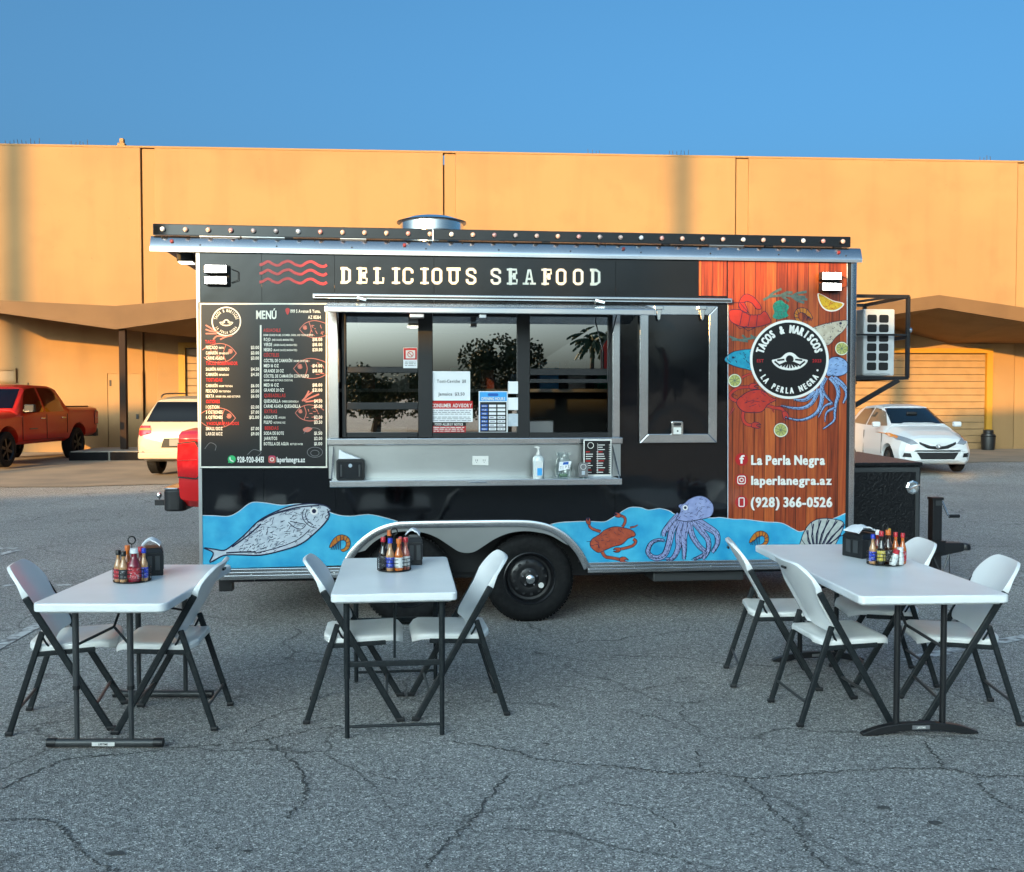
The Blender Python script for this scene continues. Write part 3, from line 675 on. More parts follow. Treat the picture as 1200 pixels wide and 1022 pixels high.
for k in range(NB):
    u = ua+(ub-ua)*k/(NB-1); mk = 'bulb_clear' if k in (0,6,13,22,27,30) else ('bulb_pink' if k % 4 == 3 else 'bulb_glass')
    if mk not in first:
        o = MB().lathe([(.010,.0),(.013,-.006),(.018,-.012),(.0175,-.019),(.012,-.027),(.004,-.030)], 14, ax='y').build('bulb', mk, TR, smooth=60); first[mk] = o
    else: o = first[mk].copy(); COL.objects.link(o)
    o.location = (u, -.011, (bz0+bz1)/2)
# roof vent
u, _ = tp(506, 262, .9)
rv = MB().lathe([(.25,ZR-.01),(.25,ZR+.20),(.262,ZR+.20),(.262,ZR+.285)], 40, (u,.9,0)).build('roof_vent', 'bright_metal', TR, smooth=30)
MB().lathe([(.285,ZR+.277),(.29,ZR+.285),(.19,ZR+.318),(.18,ZR+.322),(.02,ZR+.336)], 40, (u,.9,0)).build('vent_cap', 'bright_metal', rv, smooth=25)
# bottom rail with ribs
def rail(u0, u1):
    r_ = MB().box(u0, u1, -.016, .02, ZB, SK).build('bottom_rail', 'aluminium', TR, bevel=.004)
    for z in (ZB+.018, ZB+.042, ZB+.066): MB().box(u0, u1, -.022, -.0165, z, z+.014).build('rail_rib', 'aluminium', r_, bevel=.003)
    b = MB(); u = u0+.06
    while u < u1: b.lathe([(.005,-.022),(.005,-.025),(.002,-.026)], 8, (u,0,ZB+.037), 'y'); u += .3
    tag(b.build('screws', 'bright_metal', r_), kind='stuff')
rail(0, tu(402)); rail(tu(689), LEN+.06)
# fender: trim band, jeep-style skirt panel, dark well
b = MB(); A = [Vector(p) for p in AU]; n = len(A)
for o_, v_ in ((0,-.03),(.055,-.03),(.055,-.002),(0,-.002)):
    for i, p in enumerate(A):
        t = (A[min(i+1,n-1)]-A[max(i-1,0)]).normalized(); nn_ = Vector((-t.y, t.x)); q = p + nn_*(.03-o_)
        b.v.append((q.x, v_, q.y))
for j in range(4):
    for i in range(n-1): b.f.append((j*n+i, j*n+i+1, ((j+1)%4)*n+i+1, ((j+1)%4)*n+i))
b.f += [(0,n,2*n,3*n),(n-1,4*n-1,3*n-1,2*n-1)]
b.build('fender_trim', 'aluminium', TR, smooth=35, bevel=.006)
skt = [(418,648),(436,630),(455,620),(470,616),(600,615),(625,617),(645,622),(660,632),(668,640)]
low = [(660,636),(645,627.5),(628,623.5),(612,622.5),(596,625),(580,631.5),(566,640.5),(556,646.5),(547,648),(537,646),(526,639),(512,630),(497,624.5),(478,622.5),(458,625),(440,634),(428,645)]
pl = [tp(x,y,-.012) for x, y in spline(skt,4)+spline(low,4)]
MB().prism(pl, -.012, -.006, 'y').build('fender_skirt', 'stainless', TR)
wl = MB(); wa, wb_ = tu(406), tu(686); wl.box(wa, wb_, .30, .32, .35, 1.0).box(wa, wb_, .021, .299, .80, .82); wl.build('wheel_well', 'black_matte', TR)
# chassis
for v in (.35, 1.9): MB().box(.1, LEN+.2, v, v+.06, .30, .405).build('chassis_rail', 'dark_steel', TR)
for u in (.3, 1.2, 3.4, 4.2): MB().box(u, u+.05, .2, 2.2, .33, .40).build('cross_member', 'dark_steel', TR)
u0, u1 = tu(766,.1), tu(872,.1); MB().box(u0, u1, .08, .6, .285, .36).build('waste_tank', 'leg_grey', TR, bevel=.01)
u0,_ = tp(266,688,.4); MB().box(u0-.06, u0+.04, .4, .5, .22, .40).build('stabiliser_leg', 'dark_steel', TR)
# wheels
def trailer_wheel(x):
    u = tu(x); r = .335
    w_ = MB().lathe([(.20,.0),(.235,-.012),(.27,-.016),(.30,-.010),(.322,.008),(r,.035),(r,.16),(.322,.185),(.29,.2),(.2,.19)], 48, (u,.045,r), 'y', False).build('wheel', 'rubber', TR, smooth=30)
    tr = MB()
    for k in range(72):
        a = 2*math.pi*k/72
        for yy in (.035,.085,.13):
            c = Vector((u+math.cos(a)*(r+.003), .045+yy+.015, r+math.sin(a)*(r+.003))); d = Vector((-math.sin(a),0,math.cos(a)))
            tr.bar(c-d*.010, c+d*.010, .03, .010, (math.cos(a),0,math.sin(a)))
    tag(tr.build('tread', 'rubber', w_), kind='stuff')
    MB().lathe([(.199,.03),(.203,-.002),(.196,-.006),(.186,.004),(.178,.03),(.168,.045),(.15,.048),(.145,.052)], 48, (u,.045,r), 'y', False).build('rim', 'rim_black', w_, smooth=25)
    # disc with round holes as separate face ring pieces
    d = MB(); d.lathe([(.150,.047),(.135,.036),(.105,.03),(.075,.034),(.055,.026),(.03,.026)], 48, (u,.045,r), 'y'); d.build('rim_disc', 'rim_black', w_, smooth=25)
    for k in range(12):
        a = 2*math.pi*k/12+.13; MB().lathe([(.014,.0305),(.0135,.0295),(.002,.031)], 12, (u+.122*math.cos(a),.042,r+.122*math.sin(a)), 'y').build('vent_hole', 'black_matte', w_)
    for k in range(5):
        a = 2*math.pi*k/5+math.pi/2; MB().lathe([(.009,.03),(.009,.008),(.006,.002)], 10, (u+.057*math.cos(a),.045,r+.057*math.sin(a)), 'y').build('lug_nut', 'chrome', w_, smooth=True)
    MB().lathe([(.036,.03),(.036,-.03),(.033,-.04),(.02,-.046),(.004,-.047)], 24, (u,.045,r), 'y').build('hub_cap', 'bright_metal', w_, smooth=True)
    a = R(-32); MB().lathe([(.022,.0),(.02,-.004),(.002,-.005)], 16, (u+.105*math.cos(a),.06,r+.105*math.sin(a)), 'y').build('tyre_tag', 'v_white', w_)
trailer_wheel(622); trailer_wheel(478)

# ---------------------------------------------------------------- serving window, awning, shelf
gu, gz_ = tp(368,347), tp(855,354)
zg = tp(610,350.5)[1]
MB().box(tu(368), tu(855), -.05, -.0005, zg-.018, zg+.020).build('rain_gutter', 'aluminium', TR, bevel=.005)
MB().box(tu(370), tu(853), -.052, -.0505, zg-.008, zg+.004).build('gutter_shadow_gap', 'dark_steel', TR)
# awning flap: hinged under the gutter, drooping outwards
av = -.43; e0 = tp(380,366,av); e1 = tp(770,362,av)
zh = zg-.03
aw = MB().hexa([(e0[0],av,e0[1]),(e1[0],av,e0[1]),(e1[0],-.012,zh-.03),(e0[0],-.012,zh-.03),(e0[0],av,e0[1]+.045),(e1[0],av,e0[1]+.045),(e1[0],-.012,zh),(e0[0],-.012,zh)]).build('awning_flap', 'aluminium', TR, bevel=.006)
MB().box(e0[0]+.02, e1[0]-.02, av-.006, av-.0005, e0[1]+.004, e0[1]+.038).build('flap_edge', 'bead_trim', aw, bevel=.003)
for x in (420, 700):
    u = tu(x,-.2); MB().tube([(u,-.12,zh+.0),(u,-.15,zh+.012),(u+.06,-.17,zh-.005)], .012, 8).build('flap_latch', 'bright_metal', aw, smooth=True)
for x in (489, 566):
    u = tu(x,-.4); MB().box(u-.05 if x==489 else u-.025, u+.05 if x==489 else u+.025, av+.02, av+.10, e0[1]-.03, e0[1]-.001).build('flap_lamp', 'bead_trim', aw, bevel=.005)
# frame of the opening
wf = MB().box(W0-.05, W0+.028, -.035, .03, WZ0, WZ1-.0).build('window_surround', 'aluminium', TR, bevel=.006)
MB().box(W1-.03, W1+.03, -.035, .03, WZ0, WZ1).build('surround_side', 'aluminium', wf, bevel=.006)
MB().box(W0+.03, W1-.032, -.03, .03, WZ1-.03, WZ1).build('surround_head', 'dark_steel', wf)
for x in (398, 712):
    u = tu(x,-.03); MB().tube([(u,-.04,tp(x,448)[1]),(u,-.05,tp(x,410)[1])], .009, 8).tube([(u,-.05,tp(x,410)[1]),(u,av+.08,e0[1]+.02)], .005, 6).build('gas_strut', 'black_plastic', aw, smooth=True)
GV = .05   # glazing plane
def fr(x0, x1, y0, y1, name='window_frame', v0=GV-.018, v1=GV+.02):
    u0, z1 = tp(x0,y0,v0); u1, z0 = tp(x1,y1,v0); return MB().box(u0, u1, v0, v1, z0, z1).build(name, 'black_plastic', wf, bevel=.003)
fr(400,406,366,513); fr(490,507,366.2,512.8); fr(606,621,366.3,512.7); fr(713,719,366,513)
fr(406.3,489.7,366.4,371); fr(507.3,605.7,366.4,371); fr(621.3,712.7,366.4,371)
fr(406.3,489.7,430,437); fr(406.3,489.7,472,480); fr(621.3,712.7,432,440); fr(621.3,712.7,444,449)
fr(406.3,489.7,507,512.5); fr(507.3,605.7,507,512.5); fr(621.3,712.7,507,512.5)
def pane(x0, x1, y0, y1, v=GV+.004, tilt=0):
    u0, z1 = tp(x0,y0,v); u1, z0 = tp(x1,y1,v); b = MB(); b.v = [(u0,v,z0),(u1,v+tilt,z0),(u1,v+tilt*.4,z1),(u0,v,z1)]; b.f = [(0,1,2,3)]; b.build('pane', 'window_glass', wf)
pane(406,490,371,430); pane(406,490,437,472, GV+.008, .002); pane(507,606,371,507); pane(621,713,371,432, GV+.004, -.002)
pane(406,490,480,507, GV+.008)
# interior: worktop, shelves and kit seen through the glass
iz = tp(556,512)[1]
MB().box(.1, LEN-.3, .9, 1.5, iz-.28, iz-.24).build('worktop', 'interior_steel', TR); MB().box(.1, LEN-.3, 2.0, 2.3, iz+.35, iz+.38).build('inner_shelf', 'interior_steel', TR)
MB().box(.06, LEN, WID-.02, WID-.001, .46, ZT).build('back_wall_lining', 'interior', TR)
for k in range(9):
    u = 1.1+k*.28; h = random.uniform(.1,.28); MB().box(u, u+random.uniform(.12,.2), 2.03, 2.2, iz+.382, iz+.382+h).build('stored_box', random.choice(['v_grey','v_crab','v_lblue','v_sand','interior_steel','v_green']), TR)
for u, h in ((1.25,.28),(1.7,.2),(2.5,.34),(2.8,.2)): MB().box(u, u+.26, 1.0, 1.35, iz-.238, iz-.238+h).build('kitchen_unit', 'interior_steel', TR, bevel=.01)
MB().box(1.1, 2.4, 1.1, 1.9, ZT-.45, ZT-.1).build('cooker_hood', 'interior_steel', TR)
u, z = tp(484,382,.8); MB().lathe([(.05,z),(.045,z-.015),(.01,z-.02)], 16, (u,.8,0)).build('ceiling_lamp', 'lamp_dim', TR)
# sill, back splash and fold-down shelf
ss = MB().box(W0-.06, W1+.05, -.045, .03, WZ0-.05, WZ0-.001).build('window_sill', 'aluminium', TR, bevel=.006)
SV = -.30; sz = tp(556,563,SV)[1]; s0, s1 = tp(387,566,SV)[0], tp(728,566,SV)[0]
MB().box(W0-.05, W1+.04, -.012, -.0005, sz+.0, WZ0-.051).build('back_splash', 'stainless', ss)
shelf = MB().box(s0, s1, SV, -.0125, sz-.022, sz).build('serving_shelf', 'stainless', TR, bevel=.004)
MB().box(s0-.004, s1+.004, SV-.012, SV-.0005, sz-.040, sz+.006).build('shelf_lip', 'aluminium', shelf, bevel=.004)
for a_ in (s0+.005, s1-.012):
    MB().prism([(-.02,WZ0-.06),(-.045,WZ0-.07),(SV+.002,sz+.003),(SV+.03,sz+.003),(-.05,WZ0-.11),(-.02,sz+.01)], a_, a_+.006, 'x').build('shelf_cheek', 'aluminium', shelf)
u, z = tp(563,540,-.02); ot = MB().box(u-.06,u+.06,-.017,-.0125,z-.035,z+.035).build('power_outlet', 'v_white', ss, bevel=.002)
for dx in (-.028,.028):
    for dd in (-.007,.007): MB().box(u+dx+dd-.0015,u+dx+dd+.0015,-.0182,-.0172,z-.004,z+.010).build('slot','black_plastic',ot)
    MB().lathe([(.0028,-.0172),(.0028,-.0182)],8,(u+dx,0,z-.012),'y').build('slot','black_plastic',ot)
u,z = tp(560,566,SV-.012); MB().tube([(u-.06,SV-.013,z),(u-.05,SV-.02,z+.006),(u+.05,SV-.02,z+.006),(u+.06,SV-.013,z)], .004, 6).build('shelf_latch','bright_metal',shelf)
# notices on the glass
NV = GV-.004
def note(x0,x1,y0,y1,m,v=NV,name='notice'):
    u0,z1 = tp(x0,y0,v); u1,z0 = tp(x1,y1,v); return MB().box(u0,u1,v,v+.0015,z0,z1).build(name,m,wf)
def rows(x0,x1,ys,m,parent,v,n=1,h=1.0):
    b = MB()
    for y in ys:
        x = x0
        while x < x1-1:
            l = min(random.uniform(2.5,7), x1-x); u0,z1 = tp(x,y,v); u1,z0 = tp(x+l,y+h,v); b.add([(u0,v,z0),(u1,v,z0),(u1,v,z1),(u0,v,z1)],[(0,1,2,3)]); x += l+1.0
    return tag(b.build('small_print', m, parent, fix=False), kind='stuff')
q = note(506,551,435,469.5,'paper')
lettering([('Tosti-Ceviche  $8',512,448.5,3.6,34),('Jamaica  $3.50',513.5,463.5,3.6,31)],'v_grey',v=NV-.002,parent=q)
q = note(504.5,554,470,494.5,'paper'); q2 = note(504.5,554,470,479,'v_red',NV-.0018); lettering([('CONSUMER ADVISORY',505.5,477.3,4.2,47.5)],'v_white',v=NV-.004,parent=q2)
rows(507,552,(481,483,485,488.5,490.5,492.5),'v_grey',q,NV-.002,h=.7)
q = note(505.5,546,495,507,'v_badge'); note(505.5,546,495,499.2,'v_black',NV-.0018); lettering([('FOOD ALLERGY NOTICE',509.5,498.6,2.7,33)],'v_white',v=NV-.004,parent=q); rows(508,544,(500.5,502.5,504.8),'v_white',q,NV-.002,h=.9)
q = note(561,595,458.5,507,'paper'); note(562,594,459.5,470,'v_lblue',NV-.0018); note(562.6,593.5,471.2,506,'v_black',NV-.0018)
decal(rrect(571.5,584,461,464.2,1.5), 'v_blue', v=NV-.003, parent=q); lettering([('OPENING HOURS',564,469,3.6,28)],'v_white',v=NV-.004,parent=q)
for k in range(7):
    y = 474.3+k*4.5
    for x0,x1,m in ((563.6,571.5,'v_blue'),(573,581.5,'paper'),(583,592,'paper')): decal([(x0,y),(x1,y),(x1,y+3),(x0,y+3)], m, 'hours_cell', NV-.003, q)
    lettering([(['MON','TUE','WED','THU','FRI','SAT','SUN'][k],565,y+2.4,1.6,5)],'v_white',v=NV-.0045,parent=q)
    if k > 2: rows(574,580.5,(y+1,),'v_grey',q,NV-.0045,h=.9); rows(584,591,(y+1,),'v_grey',q,NV-.0045,h=.9)
for y in (447,466,485): note(595.5,607,y,y+14.5,'paper' if y<480 else 'v_fish',GV-.022)
q = note(472.5,489,407.5,431.5,'paper',GV-.0205); decal([(473,408),(488.6,408),(488.6,421.5),(473,421.5)],'v_red',v=GV-.0225,parent=q); decal([(475.5,410.5),(486.5,410.5),(486.5,420),(475.5,420)],'v_white',v=GV-.024,parent=q)
cc = circ(481,415.2,3.2,20); strokes([cc+[cc[0]],[(478.8,413),(483.2,417.5)]],.8,'v_red','no_entry_mark',GV-.0255,q); rows(474.5,487,(424,426,428),'v_grey',q,GV-.0225,h=.7)
# closed hatch to the right of the window
h0,h1 = tu(748), tu(839); hz0 = tp(793,519)[1]; hz1 = tp(793,358.5)[1]; fw = .07
ht = MB().box(h0+fw,h1-fw,-.02,-.0005,hz0+fw,hz1-fw).build('service_hatch','black_gloss',TR)
g = []
for i in range(13):      # slightly domed skin
    row = []
    for j in range(13):
        a_, c_ = i/12, j/12; row.append((h0+fw+(h1-h0-2*fw)*a_, -.021-.010*math.sin(math.pi*a_)*math.sin(math.pi*c_)**.7, hz0+fw+(hz1-hz0-2*fw)*c_))
    g.append(row)
b = MB()
for i in range(13):
    for j in range(13): b.v.append(g[i][j])
for i in range(12):
    for j in range(12): b.f.append((i*13+j,(i+1)*13+j,(i+1)*13+j+1,i*13+j+1))
b.build('hatch_skin','black_gloss',ht,smooth=80)
def mitre(a,b2,c,d): MB().prism([a,b2,c,d],-.034,-.0005,'y').build('hatch_frame','aluminium',ht,bevel=.005)
e_=.0008
mitre((h0,hz0+e_),(h0+fw,hz0+fw+e_),(h0+fw,hz1-fw-e_),(h0,hz1-e_)); mitre((h1,hz0+e_),(h1,hz1-e_),(h1-fw,hz1-fw-e_),(h1-fw,hz0+fw+e_))
mitre((h0+e_,hz0),(h1-e_,hz0),(h1-fw-e_,hz0+fw),(h0+fw+e_,hz0+fw)); mitre((h0+e_,hz1),(h0+fw+e_,hz1-fw),(h1-fw-e_,hz1-fw),(h1-e_,hz1))
for x in (769.5,820):
    u = tu(x); z = tp(x,359)[1]; lt = MB().box(u-.035,u+.035,-.06,-.0345,z-.03,z).build('hatch_catch','bright_metal',ht,bevel=.006)
    MB().prism([(u-.022,z-.03),(u+.022,z-.03),(u+.012,z-.10),(u,z-.115),(u-.012,z-.10)],-.055,-.045,'y').build('catch_tongue','bright_metal',lt,bevel=.004)
u,z = tp(793,502,-.03); lk = MB().prism(rrect(u-.046,u+.046,z-.055,z+.055,.015),-.048,-.021,'y').build('paddle_lock','bright_metal',ht,bevel=.003)
MB().prism(rrect(u-.03,u+.03,z+.02,z+.042,.01),-.0495,-.0475,'y').build('lock_recess','black_plastic',lk); MB().box(u-.03,u+.03,-.056,-.0485,z-.045,z+.008).build('paddle','v_white',lk,bevel=.003); MB().lathe([(.007,-.0565),(.007,-.058)],10,(u,0,z-.02),'y').build('keyhole','dark_steel',lk)
# twin flood lights
def flood(x, ya, yb, hw):
    c = tp(x,(ya+yb)/2); root = MB().box(c[0]-.04,c[0]+.09,-.03,-.009,c[1]-.075,c[1]+.075).build('flood_light','black_plastic',TR,bevel=.005)
    for y in (ya,yb):
        u,z = tp(x,y); hd = MB().box(u-hw,u+hw,-.09,-.0305,z-.031,z+.031).build('lamp_head','black_plastic',root,bevel=.006)
        MB().box(u-hw+.006,u+hw-.006,-.095,-.0905,z-.024,z+.024).build('lens','lamp_glow',hd,bevel=.002)
    MB().tube([(c[0]+.10,-.02,c[1]+.05),(c[0]+.15,-.03,c[1]+.03),(c[0]+.15,-.03,c[1]-.03),(c[0]+.10,-.02,c[1]-.05)],.003,6).build('cable','black_plastic',root)
flood(255,317,330,.080); flood(969,325,337.5,.080)
# condenser in its cage at the drawbar end
cv0, cv1 = .55, 1.35
ca,cz1 = tp(1009,347,cv0); cb_,cz0 = tp(1063,443,cv0); ca = UR+.002
ag = MB()
def rod(p,q,t=.028): ag.bar(p,q,t,t)
for v in (cv0,cv1):
    rod((ca,v,cz0),(cb_,v,cz0)); rod((ca,v,cz1),(cb_,v,cz1)); rod((cb_,v,cz0),(cb_,v,cz1)); rod((ca+.015,v,cz0),(ca+.015,v,cz1)); rod((ca,v,(cz0+cz1)/2+.02),(cb_,v,(cz0+cz1)/2+.02),.016)
for u,z in ((cb_,cz0),(cb_,cz1),(ca+.015,cz0),(ca+.015,cz1),(cb_,(cz0+cz1)/2)): rod((u,cv0,z),(u,cv1,z))
for v in (cv0,cv1): rod((cb_-.08,v,cz0-.02),(ca,v,cz0-.36),.035); rod((ca,v,cz1-.08),(cb_-.1,v,cz1),.02)
cage = ag.build('condenser_cage','dark_steel',TR)
mat('unit_grey',(.55,.56,.57),.5,noise=(8,(.48,.49,.5),4,.4,.7))
a0,zt_ = tp(1012,362,cv0+.06); a1,zb_ = tp(1048,440,cv0+.06); zb_ = cz0+.02
un = MB().box(a0,a1,cv0+.06,cv1-.05,zb_,zt_).build('condenser_unit','unit_grey',TR,bevel=.012)
MB().box(a0+.003,a0+.235,cv0+.052,cv0+.0595,zb_+.015,zt_-.012).build('side_grille','unit_grey',un,bevel=.004)
for i in range(2):
    for j in range(6):
        x0_ = a0+.03+i*.105; z0_ = zb_+.045+j*(zt_-zb_-.08)/6; MB().prism(rrect(x0_,x0_+.082,z0_,z0_+(zt_-zb_-.08)/6-.014,.014),cv0+.0475,cv0+.0515,'y').build('grille_opening','black_matte',un)
u,z = tp(1066,387,cv0); MB().lathe([(.004,-.02),(.02,-.01),(.022,.0),(.02,.01),(.004,.02)],12,(cb_+.02,cv0-.0,z),'x').build('cage_lock','chrome',cage,smooth=True)
# drawbar box with trim, lid and latch; jack; coupler
bv0,bv1 = .55,1.75; bu1,bz = tp(1079,546,bv0); bu0 = UR+.004
mat('tread_plate',(.012,.012,.013),.35,metal=.5,bump=(55,.8,.01))
bx = MB().box(bu0,bu1,bv0,bv1,.42,bz).build('drawbar_box','tread_plate',TR,bevel=.006)
MB().hexa([(bu0,bv0-.012,bz+.001),(bu1+.012,bv0-.012,bz+.001),(bu1+.012,bv1,bz+.001),(bu0,bv1,bz+.001),(bu0,bv0-.012,bz+.03),(bu1+.012,bv0-.012,bz+.03),(bu1+.012,bv1,bz+.06),(bu0,bv1,bz+.06)]).build('box_lid','tread_plate',bx,bevel=.006)
MB().box(bu0,bu1-.045,bv0-.006,bv0-.0005,bz-.05,bz-.012).box(bu1-.044,bu1-.012,bv0-.006,bv0-.0005,.46,bz-.012).build('box_trim','leg_grey',bx,bevel=.002)
u,z = tp(1070,571,bv0); lo_ = MB().lathe([(.06,-.0065),(.06,-.014),(.045,-.02),(.01,-.016)],8,(u-.01,bv0,z),'y').build('box_latch','bright_metal',bx)
MB().bar((u-.035,bv0-.024,z-.01),(u+.05,bv0-.024,z+.025),.012,.012).build('latch_handle','chrome',lo_)
jv = 1.2; ju,jz = tp(1096,583,jv)
jk = MB().box(ju-.045,ju+.045,jv-.045,jv+.045,.12,jz).box(ju-.09,ju+.09,jv-.09,jv+.09,.0,.02).box(ju-.03,ju+.03,jv-.03,jv+.03,.02,.12).build('tongue_jack','dark_steel',TR,bevel=.005)
MB().box(ju-.05,ju+.055,jv-.05,jv+.05,jz-.02,jz+.004).build('jack_cap','black_plastic',jk); MB().box(ju-.02,ju+.04,jv-.0505,jv-.0455,jz-.07,jz-.025).build('maker_plate','leg_grey',jk)
c1 = tp(1112,605,jv); c2 = tp(1124,607,jv)
MB().tube([(ju+.05,jv,jz-.03),(ju+.065,jv,jz-.035),(c1[0]-.01,jv,c1[1]+.01),(c1[0],jv,c1[1])],.009,8).build('crank','chrome',jk,smooth=True); MB().tube([(c1[0],jv,c1[1]),(c2[0],jv,c1[1])],.016,10).build('crank_grip','black_plastic',jk,smooth=True)
ku,kz = tp(1139,640,jv)
MB().bar((UR-.3,.3,.36),(ku-.3,jv-.03,.36),.06,.1).bar((UR-.3,2.1,.36),(ku-.3,jv+.03,.36),.06,.1).build('drawbar','dark_steel',TR)
cpz = kz
cpl = MB().hexa([(ju-.1,jv-.08,cpz-.1),(ku-.1,jv-.045,cpz-.04),(ku-.1,jv+.045,cpz-.04),(ju-.1,jv+.08,cpz-.1),(ju-.1,jv-.08,cpz+.05),(ku-.1,jv-.045,cpz+.035),(ku-.1,jv+.045,cpz+.035),(ju-.1,jv+.08,cpz+.05)]).build('coupler','dark_steel',TR,bevel=.01)
MB().lathe([(.05,0),(.052,.02),(.045,.05),(.02,.06)],16,(ku-.07,jv,cpz-.03)).build('coupler_cup','black_plastic',cpl,smooth=True); MB().bar((ju+.02,jv,cpz+.06),(ju+.06,jv,cpz+.13),.015,.01).build('coupler_lever','dark_steel',cpl)
MB().tube(spline([(ju-.05,jv-.06,cpz-.06),(ju+.02,jv-.09,cpz-.22),(ju+.1,jv-.07,cpz-.06)],6),.008,6).build('safety_chain','leg_grey',cpl); MB().tube(spline([(ju+.12,jv-.04,cpz-.03),(ju+.12,jv-.05,cpz-.25),(ju+.11,jv-.05,.01)],4),.004,6).build('breakaway_cable','black_plastic',cpl)
# ================================================================== vinyl graphics on the side
VB, VA, VL, VT = -.003, -.005, -.0068, -.0092
# sea band, two lengths either side of the fender
seaL = spline([(237,604),(252,604.5),(268,605),(279,600),(290,591.5),(298,588.5),(312,589.5),(330,592),(352,590.5),(372,594),(392,602.5),(410,605),(432,603),(450,606.5),(466,611)],4)
decal(seaL + [(452,618.5),(441,623),(428,632),(415,644.5),(407,656.5),(402,662.5),(237,666.8)], 'v_sea', 'sea_print', VB)
seaR = spline([(640,616),(655,612.5),(670,611.5),(690,611),(708,611.5),(717.5,607),(724.6,602.5),(733,597),(740,594.5),(751,595),(760,597.7),(773,596),(784,598.5),(792,603),(812,606),(834.7,607),(844,606.4),(860,608.5),(874,608.7),(896,611.6),(916,613),(930,620),(939,623),(955,616),(970,610),(981,606),(994,600)],4)
decal(seaR + [(994,654.5),(850,657),(690,659),(683,655),(675,642),(663,630),(648,620.5)], 'v_sea', 'sea_print', VB)
strokes([seaL],.9,'v_fish','foam_line',VB-.0008,k=0); strokes([seaR],.9,'v_fish','foam_line',VB-.0008)
# wooden boards print
zt_px = 304
decal([(853,303.5),(992.5,306),(992.5,601),(981,606.8),(970,610.8),(955,616.8),(939,623.8),(930,620.8),(916,613.8),(896,612.4),(874,609.5),(853,608)], 'v_wood', 'board_print', -.002)
decal([(819,302.5),(851.5,303.3),(851.5,347),(819,346.5)], 'v_wood', 'board_print', -.002)
strokes([[(853,356),(853,607)]],1.0,'v_fish','print_edge',VA); strokes([[(992.8,304.5),(992.8,600)]],1.2,'v_fish','print_edge',VA)
# big fish
F = [(387.5,597.5),(380,592.3),(362.5,590.3),(340,593.5),(320,601),(302.5,611),(287.5,626),(272.5,638.7),(262.5,645),(250,643.5),(239,642.3),(250,648),(246,659),(262,651),(280,650.3),(305,650.7),(330,645.3),(352.5,637.5),(367.5,626),(380,613.7),(386,603.7),(384,600)]
Fs = spline(F,4,True); decal(Fs,'v_fish','fish_print',VA); strokes([Fs+[Fs[0]]],1.5,'v_navy','fish_outline',VL)
body = [p for p in F if p[0] > 268]
strokes(hatch(body,260,4.5,-.5,1,.8),.45,'v_navy','fish_scales',VL); strokes([[(x,y-1.4) for x, y in spline([(302,613),(318,605),(336,599),(356,595),(374,594)],5)],spline([(272,641),(290,628),(306,614)],5),spline([(265,648),(282,647),(300,647)],5)],1.6,'v_navy','fish_back',VL)
strokes([[(357,596),(354,603),(357,611),(364,617),(371,619)],[(360,597),(358,604),(361,611),(367,615)],[(340,611),(350,613),(358,615),(353,620),(345,618),(338,612)],[(305,611),(318,604),(335,599),(352,596)],[(383,597),(386,602),(381,606),(385,609)],[(300,648),(325,642),(348,633),(363,621)]],.9,'v_navy','fish_lines',VL,k=5)
decal(circ(368,599,4.6,18),'v_white','fish_eye',-.0078); decal(circ(368,599,2.6,14),'v_navy','fish_pupil',-.0086)
# shrimps
def shrimp(cx, cy, s, fl=1, m='v_orange', rot=0):
    c, q = math.cos(rot), math.sin(rot)
    T = lambda L: [(cx+fl*s*(a*c-b*q), cy+s*(a*q+b*c)) for a, b in L]
    P = T(spline([(-1.5,.9),(-1.2,.1),(-.6,-.6),(.2,-.85),(1.0,-.55),(1.35,.15),(1.2,.9),(.75,1.35),(.25,1.45),(.05,1.2),(.5,1.0),(.75,.55),(.7,.1),(.3,-.1),(-.3,.1),(-.8,.6)],4,True))
    decal(P,m,'shrimp_print',VA); strokes([P+[P[0]]]+[T([(-.55,-.55),(-.45,.15)]),T([(0,-.8),(0,0)]),T([(.5,-.78),(.4,-.05)]),T([(.95,-.55),(.65,.1)]),T([(1.3,.05),(.75,.3)]),T([(1.25,.7),(.7,.7)])]+[T([(-1.0+k*.2,.5-k*.1),(-1.3+k*.25,1.2)]) for k in range(6)],.7,'v_navy','shrimp_lines',VL)
shrimp(399,634,8.6); shrimp(890,629,8.0); 
# brown crab
S = .1583; C = lambda L, ox=670, oy=570, s=S: [(ox+a*s, oy+b*s) for a, b in L]
def crab(body, limbs, extra, m, T=lambda L: L):
    Bp = spline(T(body),4,True)
    for L_, wd in limbs:
        P = spline(T(L_),5); claw = wd >= 3.3
        strokes([P],wd*(.75 if claw else 1)+1.2,'v_navy','crab_leg_outline',VA+.0008,taper=.9 if claw else .35); strokes([P],wd*(.75 if claw else 1),m,'crab_leg',VA,taper=.9 if claw else .3)
        if claw:
            e = Vector(P[-1]); t = (e-Vector(P[-4])).normalized(); nn = Vector((-t.y,t.x)); q = wd
            G = [tuple(e+t*a_*q+nn*b_*q) for a_, b_ in ((-.9,-.42),(-.2,-.85),(.7,-.80),(1.5,-.25),(.75,-.30),(.35,-.05),(.8,.20),(1.45,.30),(.8,.70),(-.1,.62),(-.9,.42))]
            G = spline(G,3,True); decal(G,m,'crab_claw',VA-.0005); strokes([G+[G[0]]],.7,'v_navy','claw_outline',VL)
    decal(Bp,m,'crab_print',VA-.0009); strokes([Bp+[Bp[0]]],.8,'v_navy','crab_outline',VL); strokes(hatch(Bp,26,3,.2,3,1.2),.45,'v_navy','crab_speckle',VL)
    strokes([spline(T(e),4) for e in extra],.6,'v_navy','crab_lines',VL)
